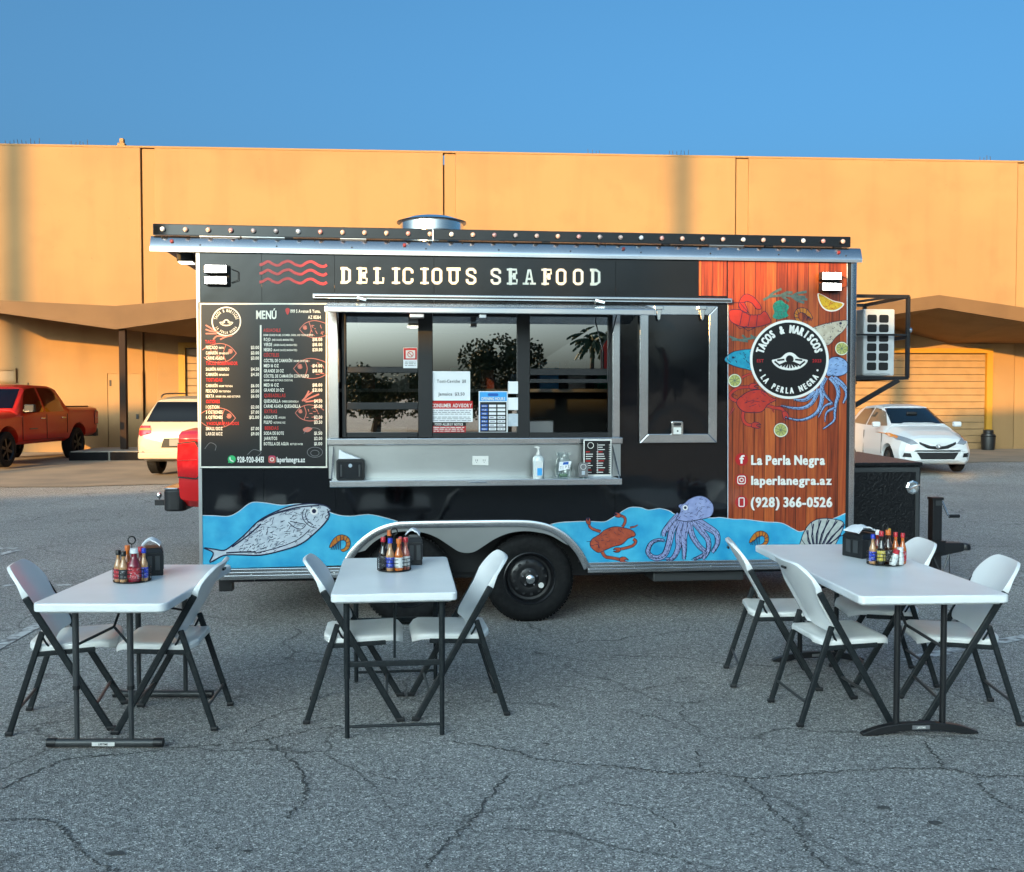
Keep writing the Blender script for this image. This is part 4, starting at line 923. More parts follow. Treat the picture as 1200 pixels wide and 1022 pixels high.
crab(C([(150,390),(200,360),(250,320),(320,298),(400,310),(455,330),(470,365),(420,385),(370,430),(310,445),(250,470),(200,490),(155,465),(135,430)]),
     [(C([(215,335),(165,320),(135,300),(125,262)]),3.4),(C([(375,300),(395,265),(390,230),(345,212)]),3.4),(C([(455,390),(475,410),(440,445),(340,468)]),3.6),(C([(220,475),(250,520),(300,530),(380,545)]),4.2),(C([(180,470),(200,440),(180,410)]),3.0),(C([(430,305),(465,298),(490,285)]),1.6)],
     [C([(150,440),(190,430),(210,460)]),C([(170,400),(200,420),(195,455)]),C([(110,410),(150,405)])], 'v_crab')
# octopus by the window
O_h = C([(790,150),(800,133),(830,128),(870,95),(930,72),(990,80),(1040,125),(1050,175),(1030,220),(980,240),(910,252),(880,262),(810,255),(775,240),(800,195),(805,168)])
arms = [([(800,215),(740,270),(690,330),(680,370)],9),([(780,250),(740,330),(720,420),(690,500),(640,530),(590,520),(565,480),(590,420),(640,398),(685,402)],7.5),([(820,260),(790,360),(790,450),(750,530),(700,540)],8),([(850,260),(830,380),(835,460),(830,540)],8),
        ([(870,260),(890,360),(940,440),(990,490),(940,525),(900,540)],6.5),([(900,250),(960,330),(1010,400),(1010,480),(970,540)],7.5),([(910,245),(1000,300),(1070,350),(1080,420),(1040,490)],8.5)]
for a_, wd in arms: strokes([spline(C(a_),6)],wd+1.4,'v_navy','arm_outline',VA+.0008,taper=.42)
for k, (a_, wd) in enumerate(arms): strokes([spline(C(a_),6)],wd,'v_octo','octopus_arm',VA-k*.0001,taper=.30)
H_ = spline(O_h,4,True); decal(H_,'v_octo','octopus_print',VA-.0009); strokes([H_+[H_[0]]],.8,'v_navy','octopus_outline',VL); strokes(hatch(H_,34,4,-.3,5,.9),.45,'v_navy','octopus_speckle',VL)
for a_, wd in arms: 
    P = spline(C(a_),6); strokes([[(x+wd*.25+.8*math.cos(t),y+.8*math.sin(t)) for t in (0,1.2,2.4,3.6,4.8,6.28)] for x, y in P[4::3]],.45,'v_navy','suckers',VL)
strokes([[(x+wd*.18,y+.6) for x, y in spline(C(a_),6)] for a_, wd in arms]+[[(x-wd*.42,y) for x, y in spline(C(a_),6)] for a_, wd in arms],.45,'v_navy','arm_lines',VL)
for a_, wd in arms: strokes([[(x+.6*wd*(-.5+((k*7)%5)/5.0),y),(x+.6*wd*(-.5+((k*7)%5)/5.0)+1.2,y+1.5)] for k, (x, y) in enumerate(spline(C(a_),6))],.4,'v_navy','arm_speckle',VL-.0003)['kind'] = 'stuff'
decal(circ(803,595,3,14),'v_white','octopus_eye',-.0078); decal(circ(803,595,1.7,10),'v_navy','octopus_pupil',-.0086)
# scallop shell over the boards' foot
sc0 = (957,655); fan = [(940+k*4.6, 640-27*math.sin(.35+k*.21)) for k in range(11)]
fan = [(936.5,646),(939,632),(944,620),(951,612),(960,608),(970,607.5),(980,609),(989,613),(985,626),(978,640),(972,651),(966,656),(944,656.5)]
decal(spline(fan,3,True),'v_shell','shell_print',VA-.0004); strokes([spline(fan,3,True)+[fan[0]]]+[[(958,655),((958+x)/2-1,(655+y)/2),(x,y)] for x, y in fan[1:10]],.9,'v_navy','shell_ribs',VL)
strokes([[(956,654),(x*.62+957*.38-2,y*.62+655*.38),(x*.96+957*.04+2.2,y*.96+655*.04)] for x, y in fan[2:9]],1.6,'v_navy','shell_shadows',VL-.0004)
# ---- round badge and the catch around it
S2 = .1375; C2 = lambda L, ox=845, oy=390: [(ox+a*S2, oy+b*S2) for a, b in L]
# octopus arms and head
arms2 = [([(890,380),(860,450),(880,520),(950,600)],6),([(930,380),(980,440),(1000,520),(980,600),(970,680),(960,750),(870,820)],5.5),([(960,385),(1040,450),(1070,520),(1040,600)],6.5),([(850,470),(860,560),(830,660),(760,720),(660,745),(550,720)],5.5),([(830,480),(780,590),(700,640),(600,640),(510,620)],5),([(800,500),(720,570),(620,570)],6),([(950,600),(880,630),(830,720)],3.2),([(970,640),(900,680),(885,760)],3.2)]
for a_, wd in arms2: strokes([spline(C2(a_),6)],wd+1.2,'v_navy','arm_outline',VA+.0008,taper=.35)
for k, (a_, wd) in enumerate(arms2): strokes([spline(C2(a_),6)],wd,'v_octo2','octopus_arm',VA-k*.0001,taper=.18)
hd = spline(C2([(900,360),(910,260),(935,215),(1000,205),(1060,235),(1086,290),(1070,340),(1010,370),(950,365)]),4,True)
decal(hd,'v_octo2','octopus_print',VA-.0009); strokes([hd+[hd[0]]],.8,'v_navy','octopus_outline',VL); strokes(hatch(hd,20,3,.1,8,.8),.45,'v_navy','octopus_speckle',VL)
for a_, wd in arms2[:6]:
    P = spline(C2(a_),6); strokes([[(x+wd*.25+.6*math.cos(t),y+.6*math.sin(t)) for t in (0,1.5,3,4.5,6.28)] for x, y in P[3::3]],.4,'v_navy','suckers',VL)
strokes([[(x+wd*.2,y+.5) for x, y in spline(C2(a_),6)] for a_, wd in arms2],.45,'v_navy','arm_lines',VL)
for a_, wd in arms2: strokes([[(x+.6*wd*(-.5+((k*7)%5)/5.0),y),(x+.6*wd*(-.5+((k*7)%5)/5.0)+1.0,y+1.3)] for k, (x, y) in enumerate(spline(C2(a_),6))],.4,'v_navy','arm_speckle',VL-.0003)['kind'] = 'stuff'
# red crab
crab(C2([(130,590),(200,520),(270,490),(350,490),(420,545),(470,570),(400,610),(350,670),(260,680),(180,665)]),
     [(C2([(150,590),(90,560),(80,520),(150,470),(270,460)]),4.5),(C2([(190,670),(185,730),(220,780),(290,790)]),4.5),(C2([(390,620),(460,640),(520,650),(545,700)]),4.5),(C2([(180,380),(250,350),(300,360)]),2.2),(C2([(440,650),(450,680)]),1.6),(C2([(110,640),(60,720)]),1.4)],
     [C2([(200,600),(260,580),(330,590)]),C2([(240,630),(300,610)]),C2([(100,520),(140,540)])], 'v_redcrab')
# blue fish, pale fish, lemons, herbs, shrimp, lobster
bf = spline(C2([(30,225),(80,175),(150,150),(260,140),(330,150),(330,320),(220,312),(130,290),(60,260)]),4,True)
decal(bf,'v_fishblue','fish_print',VA); strokes([bf+[bf[0]]]+hatch(bf,26,4,.4,4,1.0),.7,'v_navy','fish_lines',VL); decal(circ(859,419,1.4,10),'v_navy','fish_eye',VL-.0008)
S3 = .1375; C3 = lambda L: [(845+a*S3, 300+b*S3) for a, b in L]
pf = spline(C3([(740,640),(800,605),(900,575),(1000,555),(1070,548),(1082,575),(1040,640),(980,690),(940,740),(900,760),(800,730)]),4,True)
decal(pf,'v_sand','fish_print',VA); strokes([pf+[pf[0]]]+hatch(pf,40,2,.6,6,1.5),.6,'v_navy','fish_lines',VL); decal(circ(985,379,1.5,10),'v_navy','fish_eye',VL-.0008)
def citrus(x,y,r,m='v_lime'):
    decal(circ(x,y,r,22),'v_cream','citrus_rim',VA-.0003); decal(circ(x,y,r*.86,22),m,'citrus_print',VA-.0012); strokes([[(x,y),(x+r*.82*math.cos(a),y+r*.82*math.sin(a))] for a in [k*math.pi/4+.3 for k in range(8)]]+[circ(x,y,r,22)+[circ(x,y,r,22)[0]]],.55,'v_sage','citrus_segments',VL)
citrus(861,446,7.8); citrus(915,504,8.4); citrus(986.5,408.5,8.0)
lw = spline(C3([(820,320),(870,330),(950,375),(1050,402),(1020,450),(960,475),(890,465),(840,410)]),4,True)
decal(lw,'v_cream','citrus_rim',VA); lw2 = spline(C3([(832,325),(880,345),(950,385),(1035,408),(1005,445),(955,462),(895,452),(852,405)]),4,True); decal(lw2,'v_lemon','citrus_print',VA-.0009); strokes(hatch(lw2,30,2,.7,9,1.5)+[lw+[lw[0]]],.5,'v_badge','citrus_specks',VL)
hb = spline(C3([(440,430),(460,395),(510,375),(540,400),(580,430),(560,480),(575,510),(530,530),(480,540),(440,520),(455,480)]),3,True); decal(hb,'v_green','herb_print',VA); strokes(hatch(hb,34,2.5,1,11,1.6),.6,'v_sage','herb_lines',VL)
strokes([C3([(360,375),(420,345),(520,335),(720,350)]),C3([(410,345),(450,310),(515,280)]),C3([(500,340),(560,310),(610,312)]),C3([(520,345),(580,385)]),C3([(600,345),(650,318),(730,305)]),C3([(600,350),(660,365),(735,370)]),C3([(620,360),(660,385),(710,398)])],3.0,'v_sage','rosemary_print',VA)
strokes([C2([(90,60),(180,60),(300,40)]),C2([(70,30),(140,60),(230,75)]),C2([(180,20),(220,55)]),C2([(250,20),(300,55)])],2.6,'v_sage','rosemary_print',VA)
shrimp(941,367,7.6,-1)
lob = spline(C3([(70,470),(130,455),(190,470),(240,500),(330,500),(370,470),(410,520),(420,570),(330,600),(250,610),(170,600),(100,570),(70,530)]),4,True)
decal(lob,'v_lobster','lobster_print',VA); 
claw = spline(C3([(170,360),(210,325),(270,345),(330,410),(340,450),(300,450),(260,400),(200,390),(230,470),(190,480),(150,420)]),4,True); decal(claw,'v_lobster','lobster_claw',VA-.0004)
strokes([lob+[lob[0]],claw+[claw[0]]]+[C3([(60,398),(140,398),(210,396)]),C3([(150,400),(150,440)]),C3([(160,400),(240,490)]),C3([(130,590),(160,620),(220,600)]),C3([(180,600),(230,640),(290,610)]),C3([(250,500),(230,600)]),C3([(310,505),(300,600)]),C3([(180,480),(160,590)])],.7,'v_navy','lobster_lines',VL)
bc = (925,421.3)
decal(circ(*bc,46.3,64),'v_white','badge_ring',-.0080); decal(circ(*bc,43.3,64),'v_black','badge_disc',-.0090)
BV = -.0102
arc_text('TACOS & MARISCOS',*bc,35.8,9.2,163,17,'v_white',v=BV,sx=.56,bold=.5); arc_text('LA PERLA NEGRA',*bc,36.4,6.8,214,326,'v_white',True,v=BV,sx=.6,bold=.35)
decal(circ(891,434,1.3,10),'v_white','badge_dot',BV); decal(circ(958,434,1.3,10),'v_white','badge_dot',BV)
lettering([('EST',887,424.6,3.6,8),('2023',952,424.6,3.6,10.5)],'v_badge',v=BV)
def shell_mark(cx,cy,s,m,v,parent=None):
    T = lambda L: [(cx+a*s,cy+b*s) for a,b in L]
    out = T(spline([(-1,-.05),(-.8,-.12),(-.5,-.2),(-.25,-.42),(0,-.5),(.25,-.42),(.5,-.2),(.8,-.12),(1,-.05),(.85,.2),(.5,.42),(0,.5),(-.5,.42),(-.85,.2)],4,True))
    decal(out,m,'shell_mark',v,parent)
    strokes([T([(0+dx*.3,.05),(dx,.40-abs(dx)*.25)]) for dx in (-.62,-.44,-.27,-.09,.09,.27,.44,.62)]+[T([(-.85,0),(-.6,.2)]),T([(.85,0),(.6,.2)]),T([(-.7,-.06),(-.3,-.1)]),T([(.7,-.06),(.3,-.1)])],.10*s,'v_black','shell_grooves',v-.0006,parent)
    decal(T(circ(0,-.12,.22,16)),'v_black','pearl_mark',v-.0012,parent)
shell_mark(925.5,423.5,21,'v_white',BV)
# contacts
for y in (538.5,562.5,588.5): decal(circ(869,y,7.4,28),'v_badge','contact_badge',VA)
lettering([('f',866.6,543,9.5,6)],'v_white',v=VT); 
q = [(x,y) for x,y in rrect(864.5,873.5,558,567,2.4)]; strokes([q+[q[0]],circ(869,562.5,2.1,14)+[(871.1,562.5)]],1.1,'v_white','camera_mark',VL)
q = rrect(866,872,583.5,593.5,1.2); strokes([q+[q[0]]],1.2,'v_white','phone_mark',VL)
lettering([('La Perla Negra',880.5,544.5,11,86),('laperlanegra.az',880.5,568,10.2,94),('(928) 366-0526',880,594,11.2,95)],'v_white',v=VT,bold=.32)
# ---- headline in slab capitals
SL = {'D':[[(-.02,1),(.3,1),(.46,.86),(.46,.14),(.3,0),(-.02,0)],[(.12,1),(.12,0)]],
 'E':[[(.44,.74),(.44,1),(-.02,1)],[(.12,1),(.12,0)],[(.12,.52),(.33,.52)],[(.33,.64),(.33,.40)],[(-.02,0),(.46,0),(.46,.26)]],
 'L':[[(-.02,1),(.28,1)],[(.13,1),(.13,0)],[(-.02,0),(.46,0),(.46,.3)]],'I':[[(.06,1),(.40,1)],[(.23,1),(.23,0)],[(.06,0),(.40,0)]],
 'C':[[(.45,.68),(.45,.88),(.33,1),(.13,1),(.02,.88),(.02,.12),(.13,0),(.33,0),(.45,.12),(.45,.32)]],
 'O':[[(.23,1),(.12,.98),(.02,.86),(.02,.14),(.12,.02),(.23,0),(.34,.02),(.44,.14),(.44,.86),(.34,.98),(.23,1)]],
 'U':[[(-.06,1),(.16,1)],[(.30,1),(.52,1)],[(.04,1),(.04,.14),(.14,0),(.32,0),(.42,.14),(.42,1)]],
 'S':[[(.44,.70),(.44,.87),(.33,1),(.13,1),(.02,.88),(.02,.68),(.12,.57),(.34,.45),(.44,.34),(.44,.12),(.33,0),(.13,0),(.02,.13),(.02,.30)]],
 'A':[[(-.06,0),(.16,0)],[(.32,0),(.54,0)],[(.06,0),(.20,1),(.28,1),(.42,0)],[(.11,.34),(.37,.34)]],
 'F':[[(.44,.74),(.44,1),(-.02,1)],[(.12,1),(.12,0)],[(.12,.52),(.33,.52)],[(.33,.64),(.33,.40)],[(-.02,0),(.28,0)]]}
xs_ = [399.5,419.5,439,459,473,492.5,507,526.5,547,576,595.5,615,636,652.5,672.5,692]
for k, (c, x) in enumerate(zip('DELICIOUSSEAFOOD', xs_)):
    b = MB(); y0 = 331+ (x-399)*.0067; hh = 16.4; dv = 0
    for ln in SL[c]:
        vert = len(ln) == 2 and ln[0][0] == ln[1][0]
        P = [tp(x+a*22, y0-q_*hh, VA) for a, q_ in ln]; n = len(P); s = (3.7 if vert or c in 'OCSDU' else 2.3)/155/2; o = len(b.v); vv = -.004-dv; dv += .00025
        if len(ln) > 2 and c in 'OCSDU': s = 3.1/155/2
        for i in range(n):
            a = Vector(P[max(i-1,0)]); e = Vector(P[min(i+1,n-1)]); t = (e-a).normalized(); nn = Vector((-t.y,t.x))*s
            ext = -t*s*.9 if i == 0 else (t*s*.9 if i == n-1 else Vector((0,0)))
            if c == 'O' and i in (0,n-1): nn = Vector((0,-1))*s; ext = Vector((0,0))
            if len(ln) > 3: ext = Vector((0,0))
            b.v += [(P[i][0]+nn.x+ext.x, vv, P[i][1]+nn.y+ext.y),(P[i][0]-nn.x+ext.x, vv, P[i][1]-nn.y+ext.y)]
        b.f += [(o+2*i,o+2*i+1,o+2*i+3,o+2*i+2) for i in range(n-1)]
    b.build('headline_letter','v_cream',TR,fix=False)
for y in (309.5,319.5,329.8):
    strokes([spline([(304,y+1),(308,y),(314,y-3),(320,y),(326,y+1.6),(332,y-2),(339,y-3.3),(346,y+.5),(353,y+2),(360,y-2),(366,y-2.6),(373,y+1.5),(379,y+3),(383,y+1)],4)],3.0,'v_red','wave_stripe',VA)
# ---- menu board
MN = MB().box(tp(233.5,450)[0],tp(384,450)[0],-.010,-.0008,tp(300,548.5)[1],tp(300,355)[1]).build('menu_board','v_black',TR)
mv = -.012
def quadpx(x0,y0,x1,y1,m,name,v): return decal([(x0,y0),(x1,y0),(x1,y1),(x0,y1)],m,name,v,MN)
quadpx(234,355.2,383.6,357.0,'v_cream','board_border',mv); quadpx(234,546.6,383.6,548.4,'v_cream','board_border',mv); quadpx(234,357.1,235.6,546.5,'v_cream','board_border',mv); quadpx(381.8,357.1,383.4,546.5,'v_cream','board_border',mv); quadpx(304.6,381,306.4,528,'v_cream','board_divider',mv)
# line drawings behind the text
def mfish(cx,cy,s,fl,seed):
    T = lambda L: [(cx+fl*a*s,cy+b*s) for a,b in L]
    o_ = T(spline([(-1,0),(-.6,-.42),(0,-.6),(.7,-.45),(1.1,-.2)],5)); u_ = T(spline([(-1,0),(-.6,.4),(0,.58),(.6,.5),(1.0,.25)],5))
    strokes([o_,u_,T(spline([(-.35,-.5),(-.2,0),(-.35,.48)],4)),T(circ(-.62,-.12,.13,12))]+hatch([(p[0],p[1]) for p in T([(-.2,-.5),(.8,-.35),(.8,.35),(-.2,.5)])],10,4,.3,seed,1.0),.7,'v_pink','line_drawing',mv,MN)
    decal(T(circ(-.62,-.12,.1,12)),'v_pink','drawn_eye',mv-.0006,MN)
mfish(368,386,17,1,1); mfish(364,432,20,1,2); mfish(362,484,16,1,3); mfish(256,490,20,-1,4); mfish(258,414,19,-1,5)
strokes([[(252,388),(246,384),(241,381)],[(256,389),(247,388),(241,386)],[(254,391),(246,391),(241,391)],[(262,394),(254,394),(250,398)],[(272,393),(264,395),(258,398)]],1.6,'v_pink','herb_drawing',mv,MN,k=3)
strokes([[(354,470),(360,464),(368,458)],[(356,470),(364,466),(374,462)],[(358,471),(366,470),(376,468)],[(356,469),(360,462),(362,458)]],1.8,'v_pink','herb_drawing',mv,MN,k=3)
strokes([circ(369,530,9,20,6)+[(378,530)],circ(369,531,5,16,3.4)+[(374,531)],spline([(240,526),(246,519),(253,522),(252,528)],4),spline([(290,533),(297,527),(306,530),(300,536)],4),spline([(356,508),(362,502),(372,502),(376,506)],4)],.6,'v_grey','oyster_drawing',mv,MN)
decal(spline([(355,503),(360,500.5),(366,502),(362,506),(357,506)],3,True),'v_pink','shell_drawing',mv,MN)
lc = (265.2,376.8)
ring = circ(*lc,16.6,48); strokes([ring+[ring[0]]],1.4,'v_cream','logo_ring',mv,MN); shell_mark(265.2,378.2,8,'v_cream',mv,MN)
arc_text('TACOS & MARISCOS',*lc,13.0,3.6,165,15,'v_cream',v=mv,parent=MN,sx=.5); arc_text('LA PERLA NEGRA',*lc,13.0,3.0,212,328,'v_cream',True,v=mv,parent=MN,sx=.5)
mt = mv-.0016
lettering([('MENÚ',300.3,373.6,9.6,23.6)],'v_cream',v=mt,parent=MN,bold=.12)
lettering([('1919 S Avenue B Yuma,',340.5,366.5,3.8,35),('AZ 85364',361,373.6,3.8,15)],'v_cream',v=mt,parent=MN)
decal(spline([(337,369),(334.6,364.5),(335,361.8),(337,360.9),(339,361.8),(339.4,364.5)],3,True),'v_red','map_pin',mt,MN)
red = [('TACOS',240.5,402.5,4,12),('TACOS GOBERNADOR',241.5,427.7,4,37),('TOSTADAS',241.5,447.2,4,19),('OSTIONES',241.5,472.4,4,16),('VASOS PREPARADOS',242,498,3.6,38),('AGUACHILE',308.6,389,4,20),('CÓCTELES',309,418,4,18),('QUESADILLAS',309.5,465.4,4,25),('EXTRAS',310,484,4,14.5),('BEBIDAS',310.3,503.6,4,16)]
lettering(red,'v_red',v=mt,parent=MN,name='menu_heading')
L1 = [('PESCADO','FRITO',407.2,'$3.00'),('CAMARÓN','EMPANIZADO',413.6,'$3.00'),('CARNE ASADA','',419.6,'$3.00'),('SALMÓN AHUMADO','',432.6,'$4.50'),('CAMARÓN','EMPANIZADO',438.8,'$4.50'),('CAMARÓN','SHRIMP TOSTADA',452,'$6.00'),('PESCADO','FISH TOSTADA',458.2,'$5.00'),('MIXTA','SHRIMP, FISH, AND OCTOPUS',464.2,'$6.00'),('1 OSTION','',477,'$2.00'),('3 OSTIONES','',483,'$7.00'),('6 OSTIONES','',489,'$12.00'),('SMALL 12OZ','',502.3,'$7.00'),('LARGE 16OZ','',508.4,'$9.00')]
R1 = [('ROJO','(RED SAUCE, MARINATED)',397.8,'$18.00'),('VERDE','(GREEN SAUCE, MARINATED)',403.8,'$18.00'),('NEGRO','(BLACK SAUCE, MARINATED)',409.8,'$20.00'),('CÓCTEL DE CAMARÓN','SHRIMP COCKTAIL',422.6,''),('MED 16 OZ','',428.6,'$14.00'),('GRANDE 20 OZ','',434.6,'$18.00'),('CÓCTEL DE CAMARÓN CON PULPO','',440.7,''),('MED 16 OZ','',451.2,'$18.00'),('GRANDE 20 OZ','',457.1,'$21.00'),('QUESADILLA','CHEESE QUESADILLA',470,'$4.00'),('CARNE ASADA QUESADILLA','',476,'$5.00'),('AGUACATE','AVOCADO',488.9,'$2.00'),('PULPO','OCTOPUS 3 OZ',494.8,'$3.50'),('SODA DE BOTE','',507.7,'$1.50'),('JARRITOS','',513.8,'$2.00'),('BOTELLA DE AGUA','BOTTLED WATER',520,'$1.00')]
it = []
for rows_, xl, xr in ((L1,241.3,303.6),(R1,309.2,377.6)):
    for a, c, y, p in rows_:
        wd = len(a)*1.95; it.append((a,xl,y+1.8,3.7,wd))
        if c: it.append((c,xl+wd+1.6,y+1.6,2.2,min(len(c)*1.15, xr-xl-wd-3)))
        if p: it.append((p,xr,y+1.8,3.7,9.5 if len(p)<6 else 11.5,'l'))
it2 = []
for t_ in it:
    if t_[0][0] == '$': it2.append((t_[0],t_[1]-t_[4],t_[2],t_[3],t_[4]))
    else: it2.append(t_)
it2 += [('SHRIMP COOKED IN LIME, CUCUMBER, ONION, AND TOUCH OF SPICE',308.6,393.8,2.2,58),('SHRIMP AND OCTOPUS COCKTAIL',309.2,446.8,2.2,34)]
lettering(it2,'v_cream',v=mt,parent=MN,name='menu_line')
decal(circ(271.6,538.3,4.6,20),'v_wa','message_badge',mt,MN); decal([(267.4,542.8),(268,539),(270.5,541.5)],'v_wa','message_badge',mt-.0004,MN); strokes([spline([(269.6,536),(270,539),(273.6,541)],4)],1.3,'v_white','handset_mark',mt-.0008,MN)
decal(rrect(314.5,323,534,542.6,2.2),'v_ig','photo_badge',mt,MN); q = circ(318.7,538.3,2.0,14); strokes([q+[q[0]]],.8,'v_white','camera_mark',mt-.0008,MN)
lettering([('928-920-8451',278,541.8,6.6,31),('laperlanegra.az',324.4,541.6,6.0,33)],'v_white',v=mt,parent=MN,bold=.1)
# ================================================================== chairs and tables
def front_z(t): return t
def make_chair():
    c = empty('folding_chair', (0,0,0))
    HW = .232
    def mem(z): return .245 - .57*z          # x of the long member at height z
    for s in (-1,1):
        y = s*HW
        b = MB().bar((mem(0),y,0),(mem(.70),y,.70),.020,.034); b.build('leg','leg_metal',c,bevel=.006)
        b = MB().bar((-.245,y*.93,0),(-.080,y*.93,.52),.020,.030); b.build('leg','leg_metal',c,bevel=.006)
        MB().box(mem(.0)-.022,mem(0)+.022,y-.014,y+.014,0,.02).build('foot_cap','leg_black',c,bevel=.004)
        MB().box(-.262,-.226,y*.93-.014,y*.93+.014,0,.02).build('foot_cap','leg_black',c,bevel=.004)
        MB().tube(spline([(-.082,y*.95,.50),(-.05,y*.9,.44),(.0,y*.88,.425),(.06,y*.88,.44)],4),.006,6).build('hinge_link','leg_metal',c,smooth=True)
        MB().bar((-.11,y*.9,.405),(.17,y*.9,.418),.018,.026).build('seat_support','leg_metal',c,bevel=.004)
    for x0,z0,yy in ((mem(.13),.13,HW),(-.207,.12,HW*.93)):
        MB().tube([(x0,-yy,z0),(x0,yy,z0)],.008,8).build('stretcher','leg_grey',c,smooth=True)
    # seat
    g = []; NI, NJ = 17, 15
    for i in range(NI):
        a = i/(NI-1); row = []
        for j in range(NJ):
            q = -1+2*j/(NJ-1)
            x = -.155 + .415*a
            hw = .215
            d0 = min(x+.155, .26-x); rc = .07
            if d0 < rc: hw -= rc-math.sqrt(max(0,rc*rc-(rc-d0)**2))
            y = q*hw
            z = .452 + .012*a - .014*math.sin(math.pi*min(1,a*1.05))*(1-q*q) - (.030*max(0,(a-.85)/.15)**2) + .008*max(0,(.12-a)/.12)
            edge = max(abs(q)-.9,0)/.1; z -= .008*edge
            row.append((x,y,z))
        g.append(row)
    MB().slab(g,(0,0,-.030)).build('seat','white_seat',c,smooth=50,bevel=.006)
    # backrest: curved panel wrapping the tubes
    g = []; NI, NJ = 27, 21; z0, z1 = .475, .845
    for i in range(NI):
        a = .5-.5*math.cos(math.pi*(i/(NI-1))); z = z0+(z1-z0)*a; row = []
        hw = .214 + .024*max(0,min(1,(a-.52)/.16))
        rc = .12 if a > .5 else .05; d0 = (z1-z) if a > .5 else (z-z0)
        if d0 < rc: hw -= (rc-math.sqrt(max(0,rc*rc-(rc-d0)**2)))*(1.0)
        base = .245-.57*z + .012 - .30*max(0,a-.55)*.06
        for j in range(NJ):
            q = -1+2*j/(NJ-1); y = q*hw
            x = base - .035*(1-(q*hw/.235)**2) + .010
            row.append((x,y,z))
        g.append(row)
    def off(i,j):
        q = abs(-1+2*j/(NJ-1)); a = .5-.5*math.cos(math.pi*(i/(NI-1))); return (-.016-.020*max(0,(q-.82)/.18)*max(0,min(1,(.80-a)/.2)), 0, -.008)
    bk = MB().slab(g,off).build('backrest','white_plastic',c,smooth=50,bevel=.006)
    MB().box(mem(.795)-.056,mem(.795)-.046,-.028,.028,.792,.803).build('grip_slot','leg_black',bk)
    return c
chair0 = make_chair(); chair_used = [False]
def chair(rear, front, label, group):
    """pixels of the two feet on the side facing the viewer"""
    a, f = at_z(*rear), at_z(*front); a.z = f.z = 0
    d = (f-a).normalized(); n = Vector((-d.y, d.x, 0)); m = (a+f)/2
    if n.dot(m) < 0: n = -n
    pos = m + n*.232
    c = chair0 if not chair_used[0] else copy_tree(chair0); chair_used[0] = True
    c.location = (pos.x, pos.y, .0035); c.rotation_euler = (0,0,math.atan2(d.y,d.x)); tag(c, label, 'chair', group)
GC = 'white folding chairs round the tables'
chair((10,864),(130,856),'white folding chair at the grey-legged table, beside the painted parking line',GC)
chair((250,858),(136,861),'white folding chair at the grey-legged table, below the fish tail print',GC)
chair((358,850),(470,846),'white folding chair at the small bar-legged table, below the shrimp print',GC)
chair((593,840),(489,845),'white folding chair at the small bar-legged table, in front of the trailer wheel',GC)
chair((940,853.5),(1044,850),'white folding chair with grip slot nearest the arched foot, side towards the trailer wheels',GC)
chair((861,807),(958,810),'white folding chair at the long table end by the octopus print',GC)
chair((1186,852),(1093,849),'white folding chair at the long table, standing by the stripe beyond the jack',GC)
chair((1096,807),(1004,806),'white folding chair at the long table, in front of the tongue jack',GC)

def frame_from(pnl, pnr, pfl, z):
    a, b_, c = at_z(*pnl,z), at_z(*pnr,z), at_z(*pfl,z)
    x = (b_-a); wid = x.length; x.normalize(); y = Vector((-x.y,x.x,0)); ln = (c-a).dot(y)
    return a, math.atan2(x.y,x.x), wid, ln
def tabletop(t, W, L, z, r=.05):
    P = rrect(0,W,0,L,r,6); n = len(P)
    b = MB(); rings = [(0,-.045,0),(0,-.006,0),(.006,0,0)]
    tt = MB().prism(P, z-.042, z, 'z').build('tabletop','white_plastic',t,bevel=.008,bseg=3)
    MB().box(.03,W-.03,.05,L-.05,z-.055,z-.0425).build('underside_rib','white_seat',tt)
    return tt
# --- adjustable table with grey tubes and round foot bars
a, rz, W, L = frame_from((36,707.5),(194,707.5),(128,664),.74)
t1 = empty('folding_table',(a.x,a.y,.0035),rz,'white folding table on grey round tubes with straight foot bars','table'); L = max(L,1.15)
tabletop(t1,W,L,.7365,.04)
for yy in (.16,L-.16):
    lg = MB()
    ft = MB().tube([(.02,yy,.022),(.54,yy,.022)],.020,10).build('foot_bar','leg_grey',t1,smooth=True)
    for xx in (.02,.54): MB().tube([(xx-.025,yy,.023),(xx+.02,yy,.023)],.0225,10).build('end_cap','leg_black',ft,smooth=True)
    for xx in (.14,.405):
        lg = MB().tube([(xx,yy,.04),(xx,yy,.30)],.0125,10).build('leg','leg_grey',t1,smooth=True); MB().tube([(xx,yy,.30),(xx,yy,.69)],.0155,10).build('upper_tube','leg_grey',lg,smooth=True); MB().tube([(xx,yy,.285),(xx,yy,.305)],.018,10).build('collar','leg_black',lg,smooth=True)
    MB().tube([(.12,yy,.675),(.425,yy,.675)],.010,8).build('cross_tube','leg_grey',t1,smooth=True)
    m_ = .2725; yb = yy+(.28 if yy < L/2 else -.28)
    MB().tube([(m_,yb,.68),(m_,(yy+yb)/2,.56)],.007,6).tube([(m_,(yy+yb)/2,.56),(.14,yy,.50)],.007,6).tube([(m_,(yy+yb)/2,.56),(.405,yy,.50)],.007,6).build('brace','leg_metal',t1,smooth=True)
MB().box(.22,.33,.16-.0225,.16-.0205,.012,.030).build('maker_label','v_white',t1)
